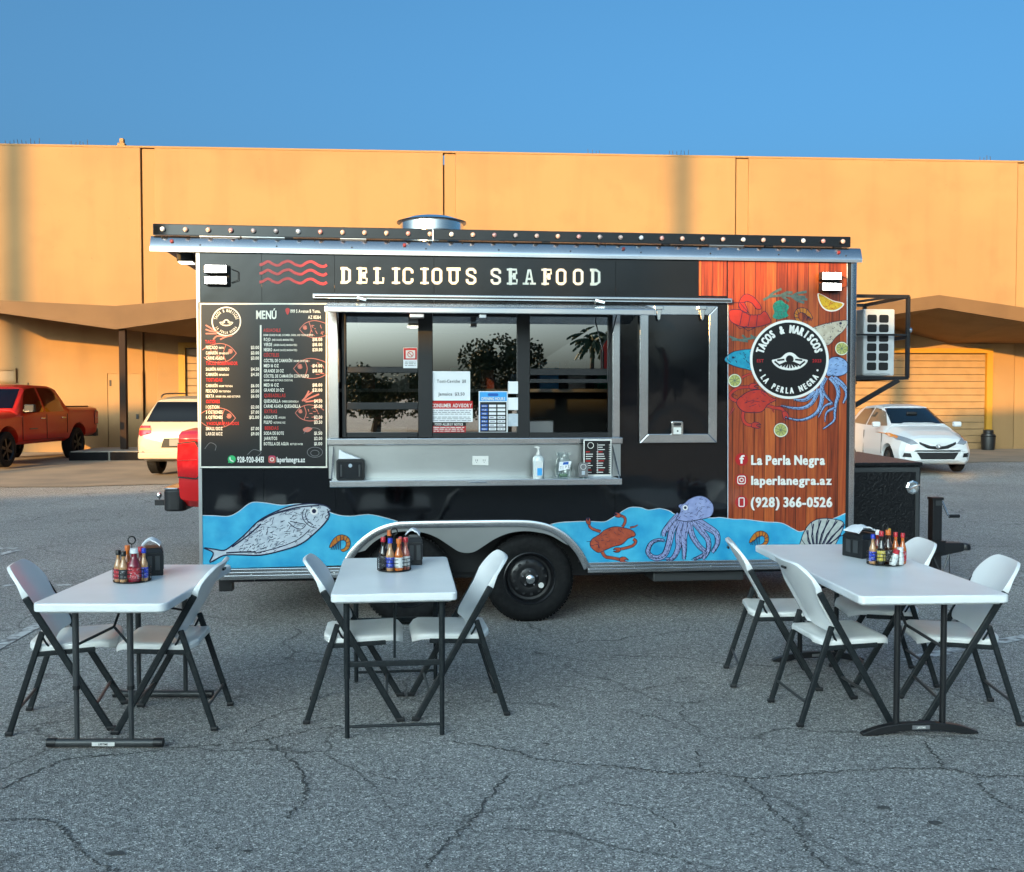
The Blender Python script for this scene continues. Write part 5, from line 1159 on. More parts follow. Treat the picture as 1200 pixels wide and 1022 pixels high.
# --- small table with square bar legs
a, rz, W, L = frame_from((387,697),(536,694),(409,654),.74)
t2 = empty('folding_table',(a.x,a.y,.0035),rz,'small white folding table on thin dark legs joined by two cross bars','table'); L = max(L,1.1)
tabletop(t2,W,L,.7365,.03)
for yy in (.07,L-.07):
    for xx in (.075,W-.075):
        MB().tube([(xx,yy,.30),(xx,yy,.69)],.016,10).build('leg','leg_metal',t2,smooth=True); MB().tube([(xx,yy,.0),(xx,yy,.30)],.0125,10).build('lower_leg','leg_metal',t2,smooth=True)
    MB().bar((.075,yy,.37),(W-.075,yy,.37),.016,.028).build('cross_bar','leg_metal',t2,bevel=.003); MB().tube([(.075,yy,.055),(W-.075,yy,.055)],.008,8).build('cross_bar','leg_metal',t2,smooth=True)
    MB().tube([(W/2,yy+(.3 if yy<L/2 else -.3),.68),(W/2,yy,.40)],.007,6).build('brace','leg_metal',t2)
# --- long table with arched feet
a, rz, W, L = frame_from((1008,699),(1186,697.5),(880,639),.74)
dshear = at_z(880,639,.74)-a
rz2 = math.atan2(dshear.y,dshear.x)-math.pi/2; L = max(dshear.length,1.78)
rzm = rz*.6+rz2*.4
t3 = empty('folding_table',(a.x,a.y,.0035),rzm,'long white folding table on black legs with arched feet','table')
tabletop(t3,W,L,.7365,.035)
xm = W/2
for yy in (.16,L-.16):
    arc = spline([(xm-.30,.012),(xm-.20,.045),(xm-.08,.060),(xm+.08,.060),(xm+.20,.045),(xm+.30,.012)],4)
    ft = MB()
    pts = [(x,z) for x,z in arc]; ft.prism([(x,z) for x,z in pts]+[(x,max(0,z-.040)) for x,z in pts[::-1]],yy-.02,yy+.02,'y'); f_ = ft.build('arched_foot','leg_black',t3,bevel=.004)
    MB().box(xm-.045,xm+.045,yy-.0225,yy-.0205,.030,.050).build('maker_label','v_grey',f_)
    for xx in (xm-.12,xm+.12): MB().tube([(xx,yy,.05),(xx,yy,.69)],.0155,10).build('leg','leg_black',t3,smooth=True)
    yb = yy+(.34 if yy < L/2 else -.34)
    MB().tube([(xm,yb,.68),(xm,(yy+yb)/2,.52)],.008,6).tube([(xm,(yy+yb)/2,.52),(xm-.12,yy,.44)],.008,6).tube([(xm,(yy+yb)/2,.52),(xm+.12,yy,.44)],.008,6).build('brace','leg_black',t3,smooth=True)
def label_text(parent,s,x,y,z,h,m,axis='x'):
    G, wd = text_uv(s); b = MB()
    for V,F in G: b.add([(x-wd*h*.4+p*h*.8,y,z+q*h) for p,q in V],F)
    b.build('lettering',m,parent,fix=False)
label_text(t3,'LIFETIME',xm,.16-.0235,.035,.010,'v_white')
label_text(t1,'LIFETIME',.275,.16-.0235,.016,.010,'v_black')

# ================================================================== condiments
mat('wire_black',(.006,.006,.006),.4); 
for nm,c in (('cap_red',(.45,.02,.03)),('cap_blue',(.01,.04,.42)),('cap_orange',(.62,.14,.02)),('cap_black',(.008,.008,.008)),('cap_yellow',(.6,.35,.03)),('cap_white',(.7,.7,.7))): mat(nm,c,.35)
for nm,c in (('sauce_red',(.20,.012,.006)),('sauce_orange',(.42,.10,.015)),('sauce_brown',(.035,.012,.006)),('sauce_dark',(.012,.008,.006)),('sauce_tan',(.38,.20,.09)),('sauce_wine',(.16,.008,.018)),('salt',(.5,.5,.47)),('sauce_pink',(.35,.10,.07))): mat(nm,c,.10,coat=.8,noise=(60,tuple(q*1.6 for q in c),4,.45,.75))
for nm,c in (('label_blue',(.015,.04,.40)),('label_white',(.62,.62,.60)),('label_red',(.42,.02,.03)),('label_yellow',(.55,.42,.06)),('label_dark',(.03,.03,.032)),('label_orange',(.5,.2,.03))): mat(nm,c,.5,noise=(110,tuple(min(.8,q*.5+.25) for q in c),2,.56,.6))
def bottle(pos, h, r, sauce, cap, lab, label, tilt=0, squat=False, group=None):
    b = empty('sauce_bottle' if not squat else 'spice_shaker', pos, random.uniform(0,6), label, 'bottle', group)
    nk = r*.42
    if squat: prof = [(r*.9,0),(r,.006),(r,h*.6),(r*.85,h*.68),(r*.8,h*.74)]; cz = h*.74; cr = r*.86
    else: prof = [(r*.88,0),(r,.006),(r,h*.46),(r*.9,h*.54),(nk*1.2,h*.68),(nk,h*.74),(nk*.95,h*.86)]; cz = h*.85; cr = nk*1.35
    gl = MB().lathe(prof,18).build('glass',sauce,b,smooth=50)
    MB().lathe([(r+.0008,h*.1),(r+.0008,h*.42)],18).build('label',lab,b,smooth=True)
    MB().lathe([(cr,cz),(cr,h*.985),(cr*.85,h)],16).build('cap',cap,b,smooth=40)
    if tilt: b.rotation_euler = (tilt*.4,tilt,0)
    return b
def caddy(pos, rz, label, big=1.0):
    c = empty('condiment_caddy',pos,rz,label,'caddy'); r = .095*big
    for k,z in enumerate((.006,.03,.05,.07)):
        MB().tube([(r*math.cos(a),r*math.sin(a)*.9,z) for a in [2*math.pi*i/28 for i in range(28)]],.0022,6,closed=True).build('wire_ring','wire_black',c,smooth=True)
    b = MB()
    for i in range(14):
        a = 2*math.pi*i/14; b.tube([(r*math.cos(a),r*.9*math.sin(a),.006),(r*math.cos(a),r*.9*math.sin(a),.07)],.0016,5)
    b.build('uprights','wire_black',c)
    MB().lathe([(r*.98,.002),(r*.98,.006)],28).build('base_plate','wire_black',c)
    MB().tube([(0,0,.006),(0,0,.20)],.003,6).build('handle_stem','wire_black',c); MB().tube([(.018*math.cos(a),0,.217+.02*math.sin(a)) for a in [2*math.pi*i/16 for i in range(16)]],.004,6,closed=True).build('handle_ring','wire_black',c,smooth=True)
    return c
def dispenser(pos, rz, label, w=.10, d=.16, h=.135, fan=True, tall=False):
    n = empty('napkin_dispenser',pos,rz,label,'napkin dispenser')
    bd = MB().box(-w/2,w/2,-d/2,d/2,0,h*.82).build('case','black_plastic',n,bevel=.006)
    MB().hexa([(-w/2-.004,-d/2-.004,h*.82),(w/2+.004,-d/2-.004,h*.82),(w/2+.004,d/2+.004,h*.82),(-w/2-.004,d/2+.004,h*.82),(-w/2+.012,-d/2+.012,h),(w/2-.012,-d/2+.012,h),(w/2-.012,d/2-.012,h),(-w/2+.012,d/2-.012,h)]).build('lid','black_plastic',n,bevel=.004)
    for x in (-.02,.02): MB().box(x-.012,x+.012,-d/2-.003,-d/2-.0005,.03,h*.72).build('slot_window','leg_grey',bd,bevel=.001)
    for y in (-.03,.03): MB().box(-w/2-.003,-w/2-.0005,y-.02,y+.02,.03,h*.72).box(w/2+.0005,w/2+.003,y-.02,y+.02,.03,h*.72).build('slot_window','leg_grey',bd)
    return n
def napkins(pos, rz, label, w=.10, d=.13, h=.05, seed=0):
    rr = random.Random(seed); g = []
    for i in range(7):
        a = i/6; row = []
        for j in range(5):
            q = j/4; row.append((-w/2+w*a+(.01*(q-.5)), (-d/2+d*q)*(1-.25*(1-abs(2*a-1))), h*math.sin(math.pi*(.12+.76*a))*(1-.12*abs(2*q-1))+rr.uniform(-.003,.003)))
        g.append(row)
    o = MB().slab(g,(0,0,-.008)).build('napkin_stack','paper',None,smooth=30); o.location = pos; o.rotation_euler = (0,0,rz); tag(o,label,'napkins'); return o
ZT_ = .7405
def on_table(x,y): return Vector(at_z(x,y,ZT_))
def setup(px, bots, table_word, dpx, drz, big=1.0, grp=None, fansd=0, dims=(.10,.16,.135)):
    c = on_table(*px); caddy((c.x,c.y,ZT_),.3,'black round wire caddy of sauce bottles on the '+table_word,big)
    for (dx,dy,h,r,sa,ca,la,tx,ti,sq) in bots:
        bottle((c.x+dx*big,c.y+dy*big,ZT_+.0065),h,r,sa,ca,la,tx+' in the caddy on the '+table_word,ti,sq,grp)
    d = on_table(*dpx); dispenser((d.x,d.y,ZT_),drz,'black napkin dispenser on the '+table_word,*dims)
    napkins((d.x-.01,d.y,ZT_+dims[2]+.0),drz,'white paper napkins on the dispenser of the '+table_word,dims[0]*.95,dims[1]*.8,.05,fansd)
setup((155,681),[(-.055,-.045,.165,.023,'sauce_tan','cap_black','label_red','tan sauce bottle with black cap and red label',0,0),(-.022,-.06,.160,.024,'sauce_tan','cap_black','label_dark','tan sauce bottle with black cap and dark label',0,0),(.028,-.045,.175,.036,'sauce_wine','cap_white','label_red','wide wine-red bottle with white cap',0,0),(.07,-.02,.172,.021,'sauce_tan','cap_blue','label_blue','sauce bottle with blue cap and blue label',0,0),(-.035,.03,.18,.024,'sauce_orange','cap_orange','label_white','orange-capped sauce bottle',0,0),(.03,.045,.17,.024,'sauce_red','cap_red','label_white','red-capped sauce bottle',0,0)],
      'grey-legged table',(180,672),.35,1.0,'bottles in the grey-legged table caddy',1,(.10,.17,.15))
setup((462,668),[(-.058,-.030,.185,.024,'sauce_dark','cap_red','label_dark','dark sauce bottle with red cap',0,0),(-.015,-.062,.182,.024,'sauce_tan','cap_blue','label_blue','sauce bottle with blue cap and blue label',0,0),(.032,-.055,.178,.025,'sauce_orange','cap_orange','label_white','orange sauce bottle with orange cap',0,0),(.066,-.012,.18,.024,'sauce_pink','cap_red','label_white','pale red sauce bottle with red cap',0,0),(-.03,.035,.215,.024,'sauce_dark','cap_orange','label_dark','tall dark bottle with orange cap',0,0),(.03,.045,.175,.022,'sauce_red','cap_red','label_red','small red sauce bottle',0,0)],
      'small bar-legged table',(486,660),.12,1.0,'bottles in the small table caddy',2,(.085,.15,.16))
setup((1037,661),[(-.074,-.025,.172,.021,'sauce_tan','cap_blue','label_blue','sauce bottle with blue cap and blue label',0,0),(-.040,-.055,.195,.023,'sauce_dark','cap_red','label_yellow','dark bottle with red cap and yellow label',0,0),(.012,-.072,.095,.020,'salt','cap_red','label_white','leaning spice shaker with red lid',.25,1),(.058,-.055,.10,.021,'salt','cap_white','label_white','glass shaker with pale lid',0,1),(.010,-.015,.195,.027,'sauce_brown','cap_orange','label_dark','brown sauce bottle with orange cap',0,0),(.055,.0,.180,.022,'sauce_orange','cap_red','label_orange','amber sauce bottle with red cap',0,0),(.085,-.02,.178,.021,'sauce_orange','cap_red','label_red','slim amber bottle with red cap',0,0),(-.03,.03,.19,.022,'sauce_red','cap_white','label_white','red sauce bottle with white cap',0,0),(.035,.045,.195,.022,'sauce_orange','cap_yellow','label_yellow','sauce bottle with yellow cap',0,0)],
      'long table',(1010,652),.45,1.1,'bottles in the long table caddy',3,(.16,.17,.145))
# ================================================================== on the serving shelf
def on_shelf(x, y, v): 
    u,_ = tp(x,y,v); return T2W(u,v,sz+.0005)
p = on_shelf(411,558,-.17); n = empty('napkin_dispenser',p,TY,'black upright napkin dispenser at the end of the serving shelf','napkin dispenser')
bd = MB().prism(rrect(-.10,.10,0,.155,.02),-.06,.06,'y').build('case','black_plastic',n,bevel=.005)
MB().prism(rrect(-.085,.085,.012,.135,.01),-.064,-.0605,'y').build('front_plate','smoke_plastic',bd); 
for x in (-.065,.065): MB().box(x-.006,x+.006,-.068,-.0645,.03,.115).build('grip_bar','leg_grey',bd,bevel=.002)
MB().lathe([(.014,-.0645),(.012,-.067)],14,(0,0,.108),'y').build('level_window','v_fish',bd)
o = MB().prism([(-.085,.0),(-.08,.065),(-.03,.04),(.07,.0)],-.03,.03,'y').build('napkin_stack','paper'); o.location = (p.x,p.y,p.z+.1555); o.rotation_euler=(0,0,TY); tag(o,'folded white napkin sticking out of the shelf dispenser','napkins')
p = on_shelf(631,559,-.19); n = empty('sanitizer_bottle',p,TY,'clear hand sanitizer pump bottle with blue label on the serving shelf','bottle')
mat('gel',(.62,.66,.66),.08,coat=.6)
MB().lathe([(.040,0),(.043,.01),(.041,.05),(.043,.12),(.042,.15),(.030,.165),(.016,.172)],24).build('bottle_body','gel',n,smooth=True)
MB().lathe([(.017,.1725),(.017,.19),(.008,.192),(.006,.22),(.014,.222),(.014,.235)],16).build('pump','v_white',n,smooth=40); MB().box(-.03,.008,-.007,.007,.226,.236).build('spout','v_white',n,bevel=.003)
MB().prism(rrect(-.026,.026,.02,.135,.006),-.0455,-.0445,'y').build('label','label_white',n); MB().prism(rrect(-.016,.020,.025,.08,.005),-.0475,-.0462,'y').build('label_panel','v_lblue',n)
p = on_shelf(660,559,-.19); n = empty('tip_jar',p,TY,'clear glass jar with a handwritten tips note on the serving shelf','jar')
MB().lathe([(.01,.003),(.045,.004),(.05,.010),(.062,.05),(.065,.09),(.055,.13),(.044,.15),(.044,.165),(.056,.19)],28,caps=False).build('jar_glass','clear_glass',n,smooth=60)
nt_ = MB().prism([(-.045,.060),(.035,.075),(.05,.132),(-.04,.125)],-.070,-.067,'y').build('note','paper',n)
b = MB()
for k,cx_ in enumerate('TIPS'):
    V,F,wd,_ = GLY[cx_]; b.add([(-.035+k*.02+q_*.017,-.0715,.074+r_*.028+k*.003) for q_,r_ in V],F)
b.build('lettering','v_grey',nt_,fix=False); MB().prism([(-.015,.105),(.025,.108),(.03,.126),(-.01,.124)],-.0718,-.0705,'y').build('heart_sticker','v_blue',nt_)
mat('note_green',(.12,.2,.12),.8)
MB().box(-.03,.03,-.02,.02,.012,.035).build('folded_notes','note_green',n,bevel=.006)
p = on_shelf(700,559,-.12); n = empty('menu_stand',p,TY,'framed black menu card standing on the serving shelf','sign')
u0,u1 = tp(685,540,-.12)[0], tp(717.5,540,-.12)[0]; hw = (u1-u0)/2; hh = tp(700,515,-.12)[1]-sz
MB().box(-hw,hw,-.004,.004,.01,hh).build('frame','v_white',n); mb_ = MB().box(-hw+.008,hw-.008,-.0065,-.0045,.022,hh-.010).build('card','v_black',n)
MB().box(-hw,hw,-.03,.04,.0,.0095).build('base','v_fish',n)
b = MB(); c_ = MB()
for col,x0 in ((0,-hw+.016),(1,.004)):
    for k in range(13):
        if col == 0 and k < 3: continue
        z = hh-.045-k*.017; w_ = random.uniform(.03,.055)
        (c_ if k % 4 == 3 else b).box(x0,x0+w_,-.0078,-.0066,z,z+.006); b.box(x0+hw*.78,x0+hw*.78+.014,-.0078,-.0066,z,z+.006)
b.box(-.001,.001,-.0078,-.0066,.03,hh-.03); b.build('small_print','v_white',mb_); c_.build('headings','v_red',mb_)
lg = MB(); lg.tube([(-hw*.5+.022*math.cos(a),-.0075,hh-.045+.022*math.sin(a)) for a in [2*math.pi*i/20 for i in range(20)]],.0022,5,closed=True); lg.build('logo_ring','v_white',mb_)
p = on_shelf(683.5,560,-.20); n = empty('card_stand',p,TY,'small dark card in a clear stand beside the framed menu','sign')
MB().box(-.035,.035,-.003,.003,.012,.115).build('card','v_grey',n); MB().box(-.036,.036,-.025,.025,0,.0115).build('base','clear_glass',n)
lg = MB(); lg.tube([(.02*math.cos(a),-.0045,.085+.02*math.sin(a)) for a in [2*math.pi*i/18 for i in range(18)]],.002,5,closed=True); lg.build('logo_ring','v_white',n); MB().box(-.012,.012,-.0048,-.0032,.025,.055).build('small_print','v_fish',n)
# ================================================================== vehicles
glass('car_glass',(.10,.105,.10),.07); glass('car_glass_light',(.45,.45,.42),.09)
def paint(n,c,r=.3,k=.5): return mat(n,c,r,coat=k,spec=.35)
paint('paint_red',(.48,.016,.007),.35,.35); paint('paint_bright_red',(.52,.012,.014)); paint('paint_white',(.62,.62,.62)); paint('paint_champagne',(.36,.31,.23),.3)
mat('lens_clear',(.22,.23,.25),.1,spec=.8,coat=1); mat('lens_red',(.50,.008,.010),.12,coat=1,noise=(14,(.62,.02,.02),2,.45,.7)); mat('lens_amber',(.6,.18,.02),.15,coat=1); mat('seat_cloth',(.10,.09,.08),.9)
def ring_half(zb,w,zs,zt,wr,ws):
    d = min(.07,.35*(zt-zs))
    C_ = [(0,zb),(w*.86,zb),(w*.96,zb+.07),(w,zb+.22),(w,zb+(zs-zb)*.62),(ws,zs),((ws+wr)/2+.012,(zs+zt-d)/2),(wr,zt-d),(wr*.88,zt-d*.22),(wr*.5,zt+.008),(0,zt+.012)]
    out = []
    for i in range(len(C_)-1):
        n = 5 if i in (4,5,6) else 3
        for k in range(n): t = k/n; out.append((C_[i][0]*(1-t)+C_[i+1][0]*t, C_[i][1]*(1-t)+C_[i+1][1]*t))
    out.append(C_[-1]); return out
class Loft:
    def __init__(s, st, step=.05, smooth=2):
        st = sorted(st); xs = []; x = st[0][0]
        while x < st[-1][0]-1e-6: xs.append(x); x += step
        xs.append(st[-1][0]); xs += [q[0] for q in st]; xs = sorted(set(round(q,4) for q in xs))
        P = []
        for x in xs:
            for i in range(len(st)-1):
                if st[i][0] <= x <= st[i+1][0]+1e-6:
                    t = (x-st[i][0])/max(1e-6,st[i+1][0]-st[i][0]); P.append([st[i][k]*(1-t)+st[i+1][k]*t for k in range(1,7)]); break
        for _ in range(smooth):
            Q = [p[:] for p in P]
            for i in range(1,len(P)-1):
                for k in range(6): Q[i][k] = .25*P[i-1][k]+.5*P[i][k]+.25*P[i+1][k]
            P = Q
        s.v = []; s.rings = []
        for x,p in zip(xs,P):
            h = ring_half(*p); full = [(y,z) for y,z in h]+[(-y,z) for y,z in h[-2:0:-1]]
            s.rings.append([(x,y,z) for y,z in full])
        s.n = len(s.rings[0]); s.faces = []
        for i,r in enumerate(s.rings): s.v += r
        for i in range(len(s.rings)-1):
            for j in range(s.n): s.faces.append((i*s.n+j,i*s.n+(j+1)%s.n,(i+1)*s.n+(j+1)%s.n,(i+1)*s.n+j))
        s.caps = [tuple(range(s.n)), tuple(len(s.v)-1-k for k in range(s.n))]
        V = [Vector(q) for q in s.v]; s.V = V; s.fn = []; s.vn = [Vector() for _ in V]
        for f in s.faces:
            nn = (V[f[2]]-V[f[0]]).cross(V[f[3]]-V[f[1]]); nn = nn.normalized() if nn.length else Vector((0,0,1))
            c = sum((V[k] for k in f),Vector())/4
            if nn.dot(c-Vector((c.x,0,.8))) < 0 and abs(nn.x) < .9: nn = -nn
            s.fn.append((c,nn))
            for k in f: s.vn[k] += nn
        for q in s.vn:
            if q.length: q.normalize()
    def body(s,name,m,parent,wells=()):
        b = MB(); b.v = list(s.v); b.f = s.faces+s.caps; o = b.build(name,m,parent,smooth=32)
        if wells:
            c = MB()
            for x,z,r,y0,y1 in wells: c.lathe([(r,y0),(r,y1)],28,(x,0,z),'y')
            co = c.build('cutter',m); md = o.modifiers.new('b','BOOLEAN'); md.object = co; md.operation = 'DIFFERENCE'; md.solver = 'EXACT'
            pm = o.parent; o.parent = None
            bpy.context.view_layer.update(); dg = bpy.context.evaluated_depsgraph_get(); me = bpy.data.meshes.new_from_object(o.evaluated_get(dg))
            o.modifiers.clear(); o.data = me; o.parent = pm; bpy.data.objects.remove(co)
            me.set_sharp_from_angle(angle=R(32))
        return o
    def patch(s,test,m,name,parent,off=.006):
        idx = {}; b = MB()
        for f,(c,nn) in zip(s.faces,s.fn):
            if test(c,nn):
                for k in f:
                    if k not in idx: idx[k] = len(b.v); b.v.append(tuple(s.V[k]+s.vn[k]*off))
                b.f.append(tuple(idx[k] for k in f))
        if b.f: return b.build(name,m,parent,smooth=60,fix=False)
from mathutils.bvhtree import BVHTree
def project(body, poly, axis, sg, m, name, parent, off=.006, step=.05, lim=None):
    """lay an outline onto the body along an axis: 'x' poly is (y,z), 'y' poly is (x,z); sg is the side it is seen from"""
    bm = bmesh.new(); vs_ = [bm.verts.new((p[0],p[1],0)) for p in poly]; bm.faces.new(vs_)
    for k in (0,1):
        lo = min(p[k] for p in poly); hi = max(p[k] for p in poly); q = lo+step
        while q < hi:
            co = [0,0,0]; no = [0,0,0]; co[k] = q; no[k] = 1
            bmesh.ops.bisect_plane(bm, geom=bm.verts[:]+bm.edges[:]+bm.faces[:], plane_co=co, plane_no=no); q += step
    bmesh.ops.triangulate(bm, faces=bm.faces[:])
    tree = BVHTree.FromPolygons([v.co for v in body.data.vertices],[tuple(p.vertices) for p in body.data.polygons])
    for v in bm.verts:
        a_, z_ = v.co.x, v.co.y
        o = Vector((sg*6,a_,z_)) if axis == 'x' else Vector((a_,sg*6,z_)); d = Vector((-sg,0,0)) if axis == 'x' else Vector((0,-sg,0))
        hit, nn, _, _ = tree.ray_cast(o,d)
        if hit is None: hit = Vector((sg*1.9,a_,z_)) if axis == 'x' else Vector((a_,sg*.8,z_)); nn = -d
        if nn.dot(d) > 0: nn = -nn
        v.co = hit + nn*off
    me = bpy.data.meshes.new(name); bm.to_mesh(me); bm.free(); me.polygons.foreach_set('use_smooth',[True]*len(me.polygons)); me.materials.append(MATS[m])
    o = bpy.data.objects.new(name,me); COL.objects.link(o); o.parent = parent; return o
def wheel(parent,x,y,r,wd,side,rim='rim_black',spokes=6):
    w_ = MB().lathe([(r*.66,-wd/2),(r*.9,-wd/2),(r,-wd/2+.03),(r,wd/2-.03),(r*.9,wd/2),(r*.66,wd/2)],36,(x,y,r),'y',False).build('wheel','rubber',parent,smooth=30)
    yo = y+side*(wd/2-.03)
    MB().lathe([(r*.67,yo-.02),(r*.66,yo+side*.028-.0),(r*.6,yo),(r*.58,yo-side*.05)] if side>0 else [(r*.67,yo+.02),(r*.66,yo-.028),(r*.6,yo),(r*.58,yo+.05)],30,(x,0,r),'y',False).build('rim',rim,w_,smooth=30)
    b = MB()
    for k in range(spokes):
        a = 2*math.pi*k/spokes+.3; d = Vector((math.cos(a),0,math.sin(a))); c = Vector((x,yo-side*.01,r)); b.bar(c+d*r*.1,c+d*r*.6,.03,r*.15,(0,1,0)) if False else b.bar(c+d*r*.1,c+d*r*.62,r*.15,.03,(0,1,0))
    b.lathe([(r*.16,yo-.015),(r*.16,yo+.015)],14,(x,0,r),'y'); b.build('spokes',rim,w_)
    return w_
def lines(parent,segs,wd,m='black_matte',name='panel_gap'):
    b = MB()
    for p,q in segs: b.bar(p,q,wd,wd)
    return b.build(name,m,parent)
def pickup(loc,rz,label,pm):
    t = empty('pickup_truck',loc,rz,label,'pickup')
    st = [(2.95,.52,.80,.98,1.06,.66,.76),(2.86,.46,.94,1.04,1.15,.80,.91),(2.3,.5,.99,1.12,1.24,.86,.965),(1.45,.5,1.0,1.17,1.30,.86,.975),(1.38,.5,1.0,1.18,1.34,.85,.975),(.62,.5,1.0,1.22,1.89,.70,.97),(.25,.5,1.0,1.22,1.955,.70,.97),(-.75,.5,1.0,1.24,1.945,.70,.97),(-1.0,.5,1.0,1.24,1.90,.71,.97),(-1.17,.5,1.0,1.25,1.44,.93,.97),(-1.2,.52,1.0,1.26,1.40,.955,.975),(-2.85,.60,.995,1.26,1.39,.965,.98),(-2.93,.62,.975,1.26,1.38,.95,.96)]
    lf = Loft(st,.06,1); WR_ = .42
    bo = lf.body('body',pm,t,[(1.95,.44,.53,.62,1.2),(1.95,.44,.53,-1.2,-.62),(-1.72,.44,.53,.62,1.2),(-1.72,.44,.53,-1.2,-.62)])
    def side(poly,sg): return lambda c,n: c.y*sg > .55 and inside((c.x,c.z),poly) and abs(n.y) > .3
    fw = [(1.16,1.25),(.60,1.84),(.12,1.88),(.12,1.27)]; rw = [(.02,1.27),(.02,1.88),(-.72,1.87),(-.93,1.6),(-.95,1.28)]
    for sg in (1,-1):
        project(bo,fw,'y',sg,'car_glass_light','side_window',t); project(bo,rw,'y',sg,'car_glass_light','side_window',t)
        for x in (1.95,-1.72): wheel(t,x,sg*.84,WR_,.29,sg)
        y = sg*1.004
        dr = lines(t,[((1.28,y,.62),(1.28,y,1.18)),((.07,y,.60),(.07,y,1.22)),((-1.05,y,.72),(-1.05,y,1.22)),((1.28,y,.60),(-.85,y,.60))],.012)
        for x in (.28,-.82): MB().box(x-.1,x+.1,sg*.99 if sg>0 else sg*.99-.04,sg*.99+.04 if sg>0 else sg*.99,1.10,1.135).build('door_handle','chrome',t,bevel=.01)
        mr = MB().box(1.05,1.17,sg*1.10-.13,sg*1.10+.13,1.28,1.47).build('mirror','black_matte',t,bevel=.03); MB().box(1.06,1.12,min(sg*.93,sg*1.02),max(sg*.93,sg*1.02),1.30,1.34).build('mirror_arm','black_plastic',mr); MB().box(1.172,1.178,sg*1.10-.1,sg*1.10+.1,1.29,1.33).build('mirror_trim','chrome',mr)
        project(bo,[(sg*.60,.92),(sg*.60,1.05),(sg*.90,1.07),(sg*.91,.95)],'x',1,'lens_clear','headlight',t,.008)
        tl = MB().prism([(-2.70,.94),(-2.72,1.20),(-2.76,1.27),(-2.935,1.25),(-2.942,1.05),(-2.935,.92),(-2.75,.90)],sg*.80,sg*1.0025,'y').build('taillight','lens_red',t,bevel=.008)
        lines(tl,[((-2.70,sg*1.001,.94),(-2.72,sg*1.001,1.20)),((-2.72,sg*1.001,1.20),(-2.76,sg*1.001,1.275)),((-2.76,sg*1.001,1.275),(-2.93,sg*1.001,1.255)),((-2.70,sg*1.001,.94),(-2.75,sg*1.001,.895)),((-2.75,sg*1.001,.895),(-2.93,sg*1.001,.915))],.012,'black_matte','lamp_edge'); lines(tl,[((-2.74,sg*1.008,1.09),(-2.95,sg*1.008,1.08))],.006,'v_dred','lamp_divider')
        MB().box(.55,.95,sg*1.006-.004,sg*1.006+.004,.86,.885).build('door_badge','leg_grey',t)
    project(bo,[(-.76,1.37),(.76,1.37),(.62,1.84),(-.62,1.84)],'x',1,'car_glass','windscreen',t)
    project(bo,[(-.62,1.50),(.62,1.50),(.58,1.82),(-.58,1.82)],'x',-1,'car_glass','rear_window',t)
    project(bo,[(-.56,.74),(.56,.74),(.60,1.03),(-.60,1.03)],'x',1,'black_plastic','grille',t,.01)
    MB().box(-2.72,-1.28,-.82,.82,1.36,1.412).build('bed_interior','black_matte',t)
    b = MB().prism([(2.78,-.98),(3.0,-.9),(3.06,0),(3.0,.9),(2.78,.98)],.46,.68,'z'); b.build('front_bumper','chrome',t,bevel=.03)
    rb = MB().prism(rrect(-3.10,-2.88,-.95,.95,.08),.56,.78,'z').build('rear_bumper','dark_steel',t,bevel=.02); MB().prism(rrect(-3.105,-2.9,-.94,.94,.08),.782,.80,'z').build('bumper_step','chrome',rb,bevel=.004)
    MB().bar((-2.9,0,.56),(-3.42,0,.56),.06,.06).build('tow_bar','dark_steel',t); MB().lathe([(.012,.55),(.012,.61),(.026,.62),(.03,.645),(.02,.668),(.004,.672)],14,(-3.38,0,0)).build('tow_ball','chrome',t,smooth=True)
    MB().lathe([(.012,0),(.02,.03),(.004,.07)],8,(-.3,.35,1.955)).build('roof_antenna','black_plastic',t)
    for s2 in (.42,-.42): MB().box(-.25,-.1,s2-.25,s2+.25,1.0,1.68).box(.75,.88,s2-.24,s2+.24,1.0,1.70).build('seat_back','seat_cloth',t,bevel=.05)
    return t
RTX = -12.72
pickup((RTX,25.9,gz(25.9)),R(-91.5),'dark red crew-cab pickup with black wheels parked by the warehouse','paint_red')
pt = Vector((-.53,11.55)); pickup((pt.x,pt.y,0),R(4.5),'bright red pickup behind the food trailer, its tail sticking out','paint_bright_red')
def car_common(t,lf,wheels,r,wd,tr,rim):
    for x in wheels:
        for sg in (1,-1): wheel(t,x,sg*tr,r,wd,sg,rim,8)
# --- white hatchback, nose to the lot
t = empty('hatchback_car',(9.3,24.3,gz(24.3)),R(-90),'white hatchback with black grille parked by the roll-up door','car')
st = [(1.96,.30,.50,.60,.68,.36,.46),(1.90,.24,.68,.66,.76,.50,.62),(1.78,.20,.78,.70,.82,.56,.72),(1.45,.20,.835,.78,.92,.62,.77),(.98,.20,.845,.88,1.03,.66,.80),(.90,.20,.845,.90,1.07,.66,.80),(.08,.20,.845,.95,1.46,.56,.80),(-.4,.20,.845,.96,1.51,.55,.80),(-1.2,.2,.845,.98,1.475,.54,.79),(-1.55,.22,.84,.98,1.40,.54,.77),(-1.82,.28,.80,.95,1.06,.62,.74),(-1.94,.34,.70,.85,.93,.58,.64)]
lf = Loft(st,.045,2); bo = lf.body('body','paint_white',t,[(1.22,.30,.345,.5,1.0),(1.22,.30,.345,-1.0,-.5),(-1.24,.30,.345,.5,1.0),(-1.24,.30,.345,-1.0,-.5)])
car_common(t,lf,(1.22,-1.24),.29,.18,.735,'leg_grey')
